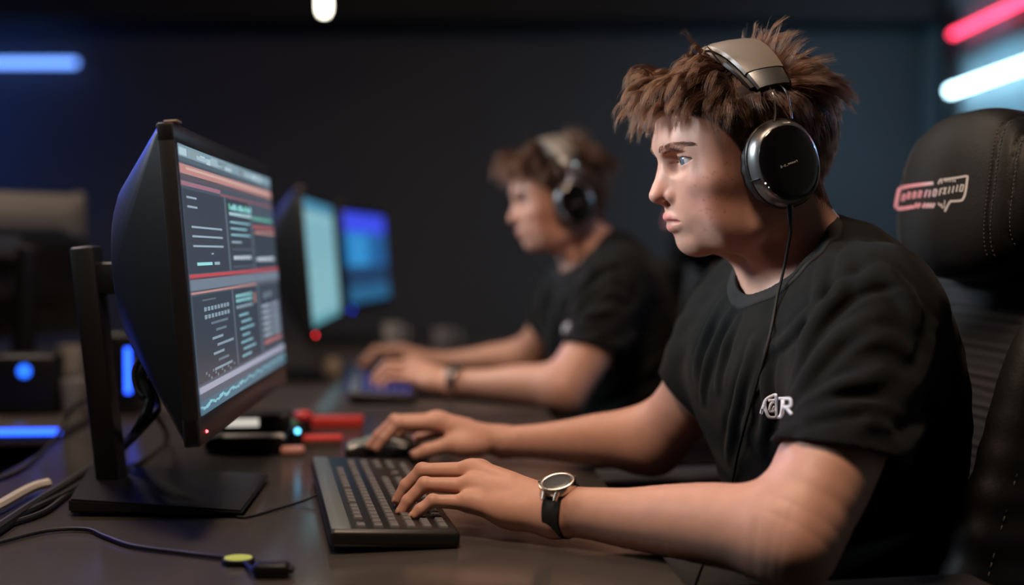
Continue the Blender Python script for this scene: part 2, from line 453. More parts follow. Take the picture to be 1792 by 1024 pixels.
def vcol(me, C):
    a = me.color_attributes.new('Tone', 'FLOAT_COLOR', 'POINT')
    C4 = np.ones((len(C), 4), np.float32); C4[:, :3] = C
    a.data.foreach_set('color', C4.ravel())
def skin_material():
    m = bpy.data.materials.new('skin'); m.use_nodes = True; nt = m.node_tree; b = nt.nodes['Principled BSDF']
    at_ = nt.nodes.new('ShaderNodeAttribute'); at_.attribute_name = 'Tone'
    tc = nt.nodes.new('ShaderNodeTexCoord')
    n = nt.nodes.new('ShaderNodeTexNoise'); n.inputs['Scale'].default_value = 60; n.inputs['Detail'].default_value = 5
    nt.links.new(tc.outputs['Object'], n.inputs['Vector'])
    r = nt.nodes.new('ShaderNodeMapRange'); r.inputs['To Min'].default_value = .86; r.inputs['To Max'].default_value = 1.12
    nt.links.new(n.outputs['Fac'], r.inputs['Value'])
    mx = nt.nodes.new('ShaderNodeMix'); mx.data_type = 'RGBA'; mx.blend_type = 'MULTIPLY'; mx.inputs['Factor'].default_value = 1
    nt.links.new(at_.outputs['Color'], mx.inputs['A']); nt.links.new(r.outputs['Result'], mx.inputs['B'])
    nt.links.new(mx.outputs['Result'], b.inputs['Base Color'])
    b.inputs['Roughness'].default_value = .48; b.inputs['Specular IOR Level'].default_value = .4
    b.inputs['Subsurface Weight'].default_value = .12; b.inputs['Subsurface Radius'].default_value = (1.0, .35, .2); b.inputs['Subsurface Scale'].default_value = .006
    n2 = nt.nodes.new('ShaderNodeTexNoise'); n2.inputs['Scale'].default_value = 900; n2.inputs['Detail'].default_value = 3
    nt.links.new(tc.outputs['Object'], n2.inputs['Vector'])
    bp = nt.nodes.new('ShaderNodeBump'); bp.inputs['Strength'].default_value = .12; bp.inputs['Distance'].default_value = .001
    nt.links.new(n2.outputs['Fac'], bp.inputs['Height']); nt.links.new(bp.outputs['Normal'], b.inputs['Normal'])
    return m
def skin_tones(V):
    q = hl(V); C = np.tile(np.array([.62, .345, .262]), (len(V), 1))
    def blend(w, col):
        nonlocal C
        C = C * (1 - w[:, None]) + np.array(col) * w[:, None]
    def blob(c, r, col, amt, sym=True):
        for s in ((1, -1) if sym else (1,)):
            d = np.linalg.norm((q - np.array([c[0], s * c[1], c[2]])) / np.asarray(r), axis=1)
            blend(amt * np.clip(1 - d, 0, 1) ** 1.0 * (d < 1), col)
    blob((.072, .05, -.02), (.055, .04, .045), (.62, .25, .205), .55)      # cheek
    blob((.112, 0, -.010), (.02, .02, .02), (.56, .25, .20), .6)         # nose tip
    blob((.10, .014, -.016), (.014, .01, .012), (.52, .22, .18), .6)
    blob((.085, .045, .016), (.02, .02, .01), (.50, .29, .24), .5)        # lid
    # lips
    def near_line(pts, r0, r1):
        P = [np.array(p) for p in both(pts)]; m = (q[:, 0] > .08) & (q[:, 2] < -.02) & (q[:, 2] > -.07)
        d = np.full(len(q), 1.0)
        qq = q[m]; dd = np.full(len(qq), 1.0)
        for a, b in zip(P, P[1:]):
            ymid = abs(a[1] + b[1]) / 2 / .026; rr = r0 + (r1 - r0) * ymid
            dd = np.minimum(dd, d_rc(qq, a, b, rr, rr))
        d[m] = dd; return d
    for pts, off in ((LIP_U, .0058), (LIP_L, .0062)):
        d = near_line(pts, off, .0036)
        blend(.9 * np.clip(.7 - d / .0014, 0, 1), (.66, .19, .20))
    # blemishes on the cheek
    r2 = np.random.default_rng(5)
    for i in range(34):
        c = np.array([r2.uniform(.03, .088), 0, r2.uniform(-.06, .012)])
        m = (np.abs(q[:, 0] - c[0]) < .004) & (np.abs(q[:, 2] - c[2]) < .004) & (q[:, 1] > .01)
        if not m.any(): continue
        rad = r2.uniform(.0008, .0017); d = np.hypot(q[:, 0] - c[0], q[:, 2] - c[2]) + (q[:, 1] < .01) * 9
        blend(r2.uniform(.25, .6) * np.clip(1.3 - d / rad, 0, 1), (.26, .10, .08))
    # knuckles and finger tips slightly redder
    for FG in (N_FING, F_FING):
        for k, p in FG.items():
            for j, amt in ((0, .35), (1, .4), (3, .5)):
                d = np.linalg.norm(V - p[j], axis=1) / .014
                blend(amt * np.clip(1 - d, 0, 1), (.56, .25, .19))
    # scalp under the hair takes the colour of the roots
    w = np.clip((hair_mask(q) + .002) / .006, 0, 1)
    blend(w, (.010, .006, .004))
    return C
_HX = np.array([-.13, -.10, -.075, -.045, -.025, -.012, .012, .024, .034, .042, .050, .058, .066, .078, .090, .105])
_HZ = np.array([-.062, -.066, -.062, -.040, -.015, -.010, -.006, -.004, .006, .026, .040, .050, .058, .068, .074, .078])
def hair_mask(q):
    """height above the hair line, head frame (positive = hair grows)"""
    r = q[:, 2] - np.interp(q[:, 0], _HX, _HZ)
    far = (np.abs(q) > .17).any(1)
    return np.where(far, -1, r)

def nails(FG, up, parent, mt):
    for k, p in FG.items():
        t = p[3] - p[2]; t = t / np.linalg.norm(t)
        n = up - t * (up @ t); n = n / np.linalg.norm(n); w = np.cross(t, n)
        r = RAD[k][3]; mb = MB()
        mb.ball(p[3] + t * r * .15 + n * r * .60, (r * .92, r * .70, r * .42), 14, 8, rot=Matrix([[t[i], w[i], n[i]] for i in range(3)]))
        mb.build('fingernail', mt, parent)

def eye_object(s, parent, mt):
    seg, rings = 64, 48; V = []; C = []
    gaze = np.array([1.0, -.10 * 0 + (-.05 if s > 0 else .0), -.03]); gaze /= np.linalg.norm(gaze)
    a = np.cross(gaze, [0, 0, 1]); a /= np.linalg.norm(a); b = np.cross(a, gaze)
    c0 = np.array([EYE_C[0], s * EYE_C[1], EYE_C[2]])
    th = np.concatenate([np.linspace(0, .62, 22), np.linspace(.66, PI, 20)])
    rr = np.random.default_rng(3)
    streak = rr.uniform(.75, 1.25, seg)
    for t in th:
        for j in range(seg):
            p = 2 * PI * j / seg; bulge = EYE_R + .0009 * max(0, 1 - (t / .5) ** 2)
            V.append(hw(c0 + bulge * (gaze * math.cos(t) + (a * math.cos(p) + b * math.sin(p)) * math.sin(t))))
            if t < .17: C.append((.004, .004, .005))
            elif t < .45: C.append(np.array([.11, .165, .22]) * streak[j])
            elif t < .50: C.append((.03, .045, .06))
            else: C.append((.60, .55, .53))
    Q = [(i * seg + j, i * seg + (j + 1) % seg, (i + 1) * seg + (j + 1) % seg, (i + 1) * seg + j) for i in range(len(th) - 1) for j in range(seg)]
    me = np_mesh('eye', V, Q); vcol(me, np.array(C)); return link('eye', me, mt, parent)
def attr_material(name, rough, coat=0.0, spec=.5):
    m = bpy.data.materials.new(name); m.use_nodes = True; nt = m.node_tree; b = nt.nodes['Principled BSDF']
    a = nt.nodes.new('ShaderNodeAttribute'); a.attribute_name = 'Tone'
    nt.links.new(a.outputs['Color'], b.inputs['Base Color']); b.inputs['Roughness'].default_value = rough
    b.inputs['Coat Weight'].default_value = coat; b.inputs['Coat Roughness'].default_value = .03; b.inputs['Specular IOR Level'].default_value = spec
    return m
# ------------------------------------------------------------------ T-shirt
def shirt_fields():
    g = .010
    hemN, hemF = at(1474, 796, 1.200), at(1216, 702, 1.632)
    def solid():
        f = Field(); torso_ops(f, g)
        limb(f, [(SL, .0715), (at(1506, 640, 1.255), .0690), (hemN, .0660), (at(1450, 835, 1.19), .0670)], .045)
        limb(f, [(SR, .0660), (at(1257, 600, 1.610), .0620), (hemF, .0580), (at(1190, 730, 1.640), .0580)], .040)
        return f
    out = solid()
    def cast(u, v, t0=1.0, t1=1.75):
        r = ray(u, v); P = r[None] * np.linspace(t0, t1, 400)[:, None]; P[:, 2] += CAMZ
        d = out(P, pad=.5); i = np.argmax(d < 0); return P[i] if d[i] < 0 else P[int(np.argmin(d))]
    FOLDS = [([(1388, 690), (1420, 640), (1465, 590), (1530, 560)], .0060, .011), ([(1398, 715), (1460, 682), (1540, 660)], .0055, .010),
             ([(1390, 742), (1450, 715), (1510, 712), (1560, 722)], .0045, .009), ([(1405, 600), (1440, 540), (1490, 500), (1560, 480)], .0060, .012),
             ([(1455, 430), (1430, 520), (1385, 580), (1345, 610)], .0050, .010), ([(1500, 420), (1470, 500), (1415, 580), (1392, 650)], .0055, .011),
             ([(1350, 600), (1338, 660), (1342, 720), (1330, 790)], .0050, .009), ([(1318, 600), (1300, 660), (1282, 740), (1272, 800)], .0055, .009),
             ([(1290, 560), (1268, 610), (1255, 680)], .0050, .008), ([(1262, 530), (1232, 590), (1215, 650)], .0045, .009),
             ([(1282, 540), (1250, 600), (1232, 660), (1228, 700)], .0045, .008), ([(1540, 470), (1590, 520), (1610, 590)], .0050, .012),
             ([(1372, 750), (1352, 800), (1340, 850)], .0060, .012), ([(1470, 1000), (1540, 970), (1620, 930), (1665, 900)], .0075, .013),
             ([(1560, 800), (1600, 770), (1640, 700)], .0060, .012), ([(1580, 880), (1640, 840), (1680, 780)], .0060, .013),
             ([(1590, 690), (1620, 640), (1632, 580)], .0050, .012), ([(1560, 760), (1530, 740), (1500, 748)], .0040, .010)]
    FOLDS = [(p, a * 1.55, w * .82) for p, a, w in FOLDS] + [([(1392, 672), (1418, 610), (1462, 552), (1520, 512), (1588, 508), (1640, 560)], -.0022, .0042), ([(1500, 600), (1545, 590), (1590, 610)], .005, .009), ([(1430, 690), (1500, 690), (1560, 690)], -.004, .008), ([(1480, 640), (1540, 625), (1600, 650)], -.004, .009)]
    FOLDS = [(smooth_path([cast(*p) for p in pts], 5), a, w) for pts, a, w in FOLDS]
    FB = [(sum(p) / len(p), max(np.linalg.norm(q - sum(p) / len(p)) for q in p) + 3 * w) for p, a, w in FOLDS]
    def folds(P):
        d = np.zeros(len(P)); c = (P.min(0) + P.max(0)) / 2; cr = np.linalg.norm(P.max(0) - c)
        for (pts, a, w), (fc, fr) in zip(FOLDS, FB):
            if np.linalg.norm(fc - c) > cr + fr: continue
            e = np.full(len(P), 1.0); tt = np.zeros(len(P)); n = len(pts) - 1
            for i in range(n):
                ab = pts[i + 1] - pts[i]; t = np.clip(((P - pts[i]) @ ab) / (ab @ ab), 0, 1)
                g = np.linalg.norm(P - pts[i] - t[:, None] * ab, axis=1)
                tt = np.where(g < e, (i + t) / n, tt); e = np.minimum(e, g)
            taper = np.sin(PI * np.clip(tt, .04, .96)) ** .7
            d += a * taper * (np.exp(-(e / w) ** 2) - .45 * np.exp(-((e - 1.7 * w) / (.8 * w)) ** 2))
        return d
    nA, nB = at(1300, 395, 1.40), at(1425, 560, 1.452)
    dN = (at(1450, 835, 1.19) - hemN); dN /= np.linalg.norm(dN); dN = np.array([-.20, -.25, -.95]); dN /= np.linalg.norm(dN)
    dF = (at(1190, 730, 1.640) - hemF); dF /= np.linalg.norm(dF)
    AX = nB - nA; AX /= np.linalg.norm(AX)
    def neck(P):                # the neck opening: a slanted elliptic bore
        q = P - at(1407, 503, 1.432); a = q @ AX; v = q - a[:, None] * AX
        y = v @ T_L; x2 = (v * v).sum(1) - y * y
        r = np.sqrt(x2 / .064 ** 2 + y * y / .068 ** 2)
        return (r - 1) * .07
    def wrinkle(P):
        a = np.sin(P[:, 0] * 95 + 3 * np.sin(P[:, 2] * 37)) * np.sin(P[:, 2] * 61 + 2 * np.sin(P[:, 1] * 48 + P[:, 0] * 30))
        b = np.sin(P[:, 2] * 140 + P[:, 0] * 60 + 2.5 * np.sin(P[:, 0] * 50 + P[:, 1] * 33))
        return .0011 * a + .0004 * b
    def skin(P): return out(P, pad=.08) + wrinkle(P) - folds(P)
    def shell(P):
        d = skin(P)
        # hem bands: a small groove above each sleeve hem
        for c, n, R in ((hemN, dN, .12), (hemF, dF, .10)):
            m = np.linalg.norm(P - c, axis=1) < R
            if m.any():
                h = (P[m] - c) @ n; d[m] += .0009 * np.exp(-((h + .020) / .0016) ** 2)
        s = np.maximum(d, -(d + .0105))
        s = smax(s, -neck(P), .002)
        for c, n, R in ((hemN, dN, .115), (hemF, dF, .105)):
            m = np.linalg.norm(P - c, axis=1) < R
            if m.any(): s[m] = smax(s[m], (P[m] - c) @ n, .002)
        s = smax(s, (CAMZ - .535) - P[:, 2], .003)
        return s
    cut = Field(); cut.fn(shell)
    return cut, neck, skin
def cut_far_sleeve(V):
    return V
def collar_field(neck, out):
    """ribbed neck band: follows the edge of the neck opening"""
    f = Field()
    def band(P):
        n = neck(P); d = out(P) + .0012
        return np.sqrt(np.maximum(0, np.abs(n - .0060) - .0075) ** 2 + np.maximum(0, np.abs(d) - .0014) ** 2) - .0022
    f.fn(band); return f
LOGO_S = []   # strokes of the chest print, in a 10 x 8 box measured on the photograph
def shirt_logo(out, parent, mt):
    """white overlapping letters printed on the chest; every point is laid on the cloth"""
    S = 120 / 1229.0
    def pt(x, y):
        u, v = 1300 + x * S, 660 + y * S
        r = ray(u, v); t0, t1 = 1.15, 1.60
        ts = np.linspace(t0, t1, 700); P = r[None] * ts[:, None]; P[:, 2] += CAMZ
        d = out(P); i = np.argmax(d < 0.0003); return P[max(i, 1)] - r * .0012
    strokes = [([(325, 665), (370, 520), (420, 400), (560, 320)], 27), ([(395, 420), (400, 560), (450, 690), (500, 725), (600, 728)], 27),
               ([(560, 325), (590, 330), (600, 520), (602, 725)], 25), ([(455, 420), (590, 415)], 24), ([(470, 600), (505, 480), (560, 450)], 24),
               ([(470, 610), (540, 620), (600, 560)], 24), ([(560, 520), (520, 600)], 14),
               ([(640, 385), (760, 385), (840, 390), (858, 450), (850, 520), (760, 535), (715, 535)], 26), ([(712, 400), (705, 560), (690, 660), (655, 715), (610, 728)], 28),
               ([(770, 540), (830, 610), (872, 665)], 26)]
    V, Q = [], []
    for k, (pts, w) in enumerate(strokes):
        P = smooth_path([np.array(p, float) for p in pts], 5)
        L, R = [], []
        for i, p in enumerate(P):
            t = P[min(i + 1, len(P) - 1)] - P[max(i - 1, 0)]; t = t / np.linalg.norm(t); n = np.array([-t[1], t[0]])
            L.append(pt(*(p + n * w))); R.append(pt(*(p - n * w)))
        b = len(V); V += [v for q in zip(L, R) for v in q]
        Q += [(b + 2 * i, b + 2 * i + 1, b + 2 * i + 3, b + 2 * i + 2) for i in range(len(P) - 1)]
    me = np_mesh('printed_logo', V, Q); o = link('printed_logo', me, mt, parent, False)
    sol = o.modifiers.new('thick', 'SOLIDIFY'); sol.thickness = .0006; sol.offset = 0
    return o
# ------------------------------------------------------------------ hair as strands
BAND_X, BAND_Y, BAND_Z, BAND_Z0 = -.004, .0905, .1085, .030     # head band ellipse (head frame)
def strands(name, P, R, mt, parent):
    """P: (n, k, 3) world points, R: (k,) or (n,k) radii"""
    n, k, _ = P.shape
    hc = bpy.data.hair_curves.new(name); hc.add_curves([k] * n)
    hc.attributes['position'].data.foreach_set('vector', P.astype(np.float32).ravel())
    ra = hc.attributes.get('radius') or hc.attributes.new('radius', 'FLOAT', 'POINT')
    ra.data.foreach_set('value', np.broadcast_to(R, (n, k)).astype(np.float32).ravel())
    hc.materials.append(mt)
    o = bpy.data.objects.new(name, hc); COL.objects.link(o); o.parent = parent
    return o
def hair_material(name, col, rough=.32):
    m = bpy.data.materials.new(name); m.use_nodes = True; nt = m.node_tree
    nt.nodes.remove(nt.nodes['Principled BSDF'])
    h = nt.nodes.new('ShaderNodeBsdfHairPrincipled'); h.parametrization = 'COLOR'
    h.inputs['Color'].default_value = (*col, 1); h.inputs['Roughness'].default_value = rough; h.inputs['Radial Roughness'].default_value = .45
    h.inputs['Random Roughness'].default_value = .3
    nt.links.new(h.outputs[0], nt.nodes['Material Output'].inputs['Surface'])
    return m
def snoise(P, f, seed):
    r = np.random.default_rng(seed); d = np.zeros((len(P), 3))
    for i in range(4):
        A = r.normal(size=(3, 3)); ph = r.uniform(0, 6.28, 3)
        d += np.sin((P * f * (1 + .7 * i)) @ A + ph) / (1 + .5 * i)
    return d / 1.6
def grow(roots, nrm, rs, K=14):
    """guide strands in the head frame, styled by where they start"""
    n = len(roots); x, y, z = roots.T
    sm = lambda a, lo, hi: np.clip((a - lo) / (hi - lo), 0, 1) ** 2 * (3 - 2 * np.clip((a - lo) / (hi - lo), 0, 1))
    top = sm(z, .056, .090); front = sm(x, -.02, .045); back = 1 - sm(x, -.065, -.015)
    ay = np.sign(y)
    L = .024 + .030 * top + (.016 + .006 * sm(x, .05, .085)) * top * front + .004 * top * back
    L *= 1 - (.30 + .30 * sm(np.abs(y), .012, .045)) * (1 - sm(hair_mask(roots), .006, .026)) * (x > .01)
    L *= rs.uniform(.78, 1.22, n)
    L = np.where((z < .045) & (x > .0), np.minimum(L, .020), L)
    flow = np.zeros((n, 3))
    flow += (top * front)[:, None] * np.array([.9, 0, .22])
    flow += (top * (1 - front) * (1 - back))[:, None] * np.array([-.5, 0, .05])
    flow += (top * back)[:, None] * np.array([-.55, 0, -.30])
    flow += ((1 - top))[:, None] * np.array([-.30, 0, -1.0])
    flow[:, 1] += .35 * top * ay * np.minimum(np.abs(y) / .05, 1)
    flow += snoise(roots, 38, 4) * (.40 * top[:, None] + .12)
    lift = (.48 + .48 * top + .20 * top * front + .58 * top * sm(x, .010, .045) - .22 * back * top - .40 * top * (1 - front) * (1 - back))
    d = nrm * lift[:, None] + flow * .75
    d /= np.linalg.norm(d, axis=1)[:, None]
    P = np.zeros((n, K, 3)); P[:, 0] = roots; ds = L / (K - 1)
    ph = rs.uniform(0, 6.28, n); wl = rs.uniform(.030, .048, n); amp = (.2 + 1.0 * top) * rs.uniform(.3, 1.0, n)
    for k in range(1, K):
        t = k / (K - 1)
        g = np.array([0, 0, -1.0])
        side = np.cross(d, nrm); side /= np.linalg.norm(side, axis=1)[:, None] + 1e-6
        s = t * L
        curl = side * (np.cos(2 * PI * s / wl + ph) * amp)[:, None] * .62 + nrm * (np.sin(2 * PI * s / wl + ph) * amp)[:, None] * .45
        droop = (.06 + .36 * t * t * front * top * 1.6 + .10 * (1 - top))[:, None] * g
        d = d + (flow * .16 + droop * (.5 + .9 * t) + curl * .32 - nrm * .12 * (1 - top)[:, None])
        d /= np.linalg.norm(d, axis=1)[:, None]
        P[:, k] = P[:, k - 1] + d * ds[:, None]
    return P
def keep_out(P):
    """strands stay outside the skull and below the head band"""
    q = P.reshape(-1, 3)
    c = np.array([-.008, 0, .045]); r = np.array([.1035, .079, .080]); e = np.linalg.norm((q - c) / r, axis=1)
    m = e < 1; q[m] = c + (q[m] - c) / e[m][:, None]
    w = np.clip(1 - np.abs(q[:, 0] - BAND_X - .006) / .046, 0, 1) ; w = np.clip(w * 2.2, 0, 1)
    v = np.column_stack([q[:, 1] / (BAND_Y - .0045), (q[:, 2] - BAND_Z0) / (BAND_Z - .0045)]); e = np.linalg.norm(v, axis=1)
    m = (e > 1) & (q[:, 2] > .078) & (w > 0)
    sc = 1 + (1 / e[m] - 1) * w[m]
    q[m, 1] *= sc; q[m, 2] = BAND_Z0 + (q[m, 2] - BAND_Z0) * sc
    return q.reshape(P.shape)
def build_hair(V, parent, mt, N=17000, M=430, name='hair', rad=.00021):
    q = hl(V); mk = hair_mask(q); idx = np.flatnonzero(mk > .001)
    rs = np.random.default_rng(21)
    # evenly drawn roots (more on the top and front)
    w = 1.0 + 1.2 * (q[idx, 2] > .07) + .8 * (q[idx, 0] > .05)
    pick = rs.choice(idx, N, replace=False if len(idx) > N * 1.2 else True, p=w / w.sum())
    gp = rs.choice(idx, M, replace=False, p=w / w.sum())
    cen = np.array([-.008, 0, .030])
    nr = lambda Q: (Q - cen) / np.array([1, .72, .85]) / np.linalg.norm((Q - cen) / np.array([1, .72, .85]), axis=1)[:, None]
    G = grow(q[gp], nr(q[gp]), rs); K = G.shape[1]
    S = grow(q[pick], nr(q[pick]), rs)
    from mathutils import kdtree
    kd = kdtree.KDTree(M)
    for i, p in enumerate(q[gp]): kd.insert(Vector(p), i)
    kd.balance()
    near = np.array([kd.find(Vector(p))[1] for p in q[pick]])
    t = np.linspace(0, 1, K)
    off = q[pick] - q[gp][near]
    spread = rs.uniform(.50, .92, N)
    Gp = G[near] + off[:, None, :] * (1 - spread[:, None, None] * t[None, :, None])
    loose = np.where(rs.uniform(size=N) < .07, .3, rs.uniform(.82, .98, N))
    cl = (np.clip(t / .28, 0, 1)[None] * loose[:, None])[..., None]
    P = S * (1 - cl) + Gp * cl
    jit = snoise(P.reshape(-1, 3), 160, 9).reshape(P.shape) * .0011 * t[None, :, None]
    P = P + jit + rs.normal(size=(N, 1, 3)) * .0011 * t[None, :, None]
    ln = rs.uniform(.72, 1.06, N)        # uneven tips
    tt = np.clip(t[None] * ln[:, None], 0, 1) * (K - 1); i0 = np.minimum(tt.astype(int), K - 2); fr = (tt - i0)[..., None]
    ar = np.arange(N)[:, None]; P = P[ar, i0] * (1 - fr) + P[ar, i0 + 1] * fr
    P = keep_out(P)
    W = H_O + P @ H_R.T
    R = rad * np.clip(1.15 - t ** 2, .2, 1)
    return strands(name, W, R[None], mt, parent)
def surface_pick(V, pts, N=None):
    from mathutils import kdtree
    kd = kdtree.KDTree(len(V))
    for i, p in enumerate(V): kd.insert(Vector(p), i)
    kd.balance()
    ix = [kd.find(Vector(p))[1] for p in pts]
    return [(V[i], N[i]) for i in ix]
def build_brows(V, parent, mt):
    NV = np.empty((len(parent.data.vertices), 3), np.float32); parent.data.vertices.foreach_get('normal', NV.ravel())
    q = hl(V); sel = ((q[:, 0] > .03) & (q[:, 2] > 0) & (q[:, 2] < .07)); H, HN = V[sel], NV[sel].astype(float)
    rs = np.random.default_rng(8); P = []
    for s in (1, -1):
        line = smooth_path([np.array(p) * (1, s, 1) for p in [(.1010, .0080, .0362), (.0985, .018, .0384), (.0920, .031, .0400), (.0790, .0460, .0386), (.0600, .0575, .0335)]], 16)
        pts = []; ds = []
        for i in range(480):
            t = rs.uniform(0, 1) ** .8; k = min(int(t * (len(line) - 1)), len(line) - 2); f = t * (len(line) - 1) - k
            c = line[k] * (1 - f) + line[k + 1] * f; tan = line[k + 1] - line[k]; tan /= np.linalg.norm(tan)
            hgt = (.0029 * (1 - .45 * t)) * min(1, .35 + 2.2 * t) * rs.uniform(-1, 1)
            pts.append(hw(c + np.array([0, 0, hgt])))
            dd = tan * (.75 + .3 * t) + np.array([.25, 0, .75 - 1.0 * t - hgt * 90]); ds.append(dd / np.linalg.norm(dd))
        for (p, n), d in zip(surface_pick(H, pts, HN), ds):
            d = H_R @ d; L = rs.uniform(.0055, .0085)
            d = d - n * (d @ n)
            P.append([p - n * .0003 + d * L * u + n * (.0012 * math.sin(PI * u) + .0002) for u in np.linspace(0, 1, 5)])
    P = np.array(P); return strands('eyebrows', P, (.00017 * np.array([1, 1, .9, .7, .3]))[None], mt, parent)
def build_lashes(parent, mt):
    rs = np.random.default_rng(9); P = []
    for s in (1, -1):
        c = np.array([EYE_C[0], s * EYE_C[1], EYE_C[2]])
        for i in range(70):
            y = rs.uniform(-.011, .0145); t = abs(y) / (.0215 if y > 0 else .0150); t = t ** (2.4 if y > 0 else 2)
            z = .0042 * (1 - t) + .0003 + y * .03; x = math.sqrt(max(0, (.0152) ** 2 - (y * .90) ** 2 - z * z))
            p = c + np.array([x, s * y, z]); L = rs.uniform(.004, .006) * (.7 + 22 * max(y, 0))
            d = np.array([1.0, s * (y * 60 + rs.uniform(-.1, .1)), -.05]); d /= np.linalg.norm(d)
            P.append([hw(p + d * L * u + np.array([0, 0, -.0004 * u + .0022 * u * u])) for u in np.linspace(0, 1, 5)])
    return strands('eyelashes', np.array(P), (.00012 * np.array([1.2, 1, .8, .5, .2]))[None], mt, parent)
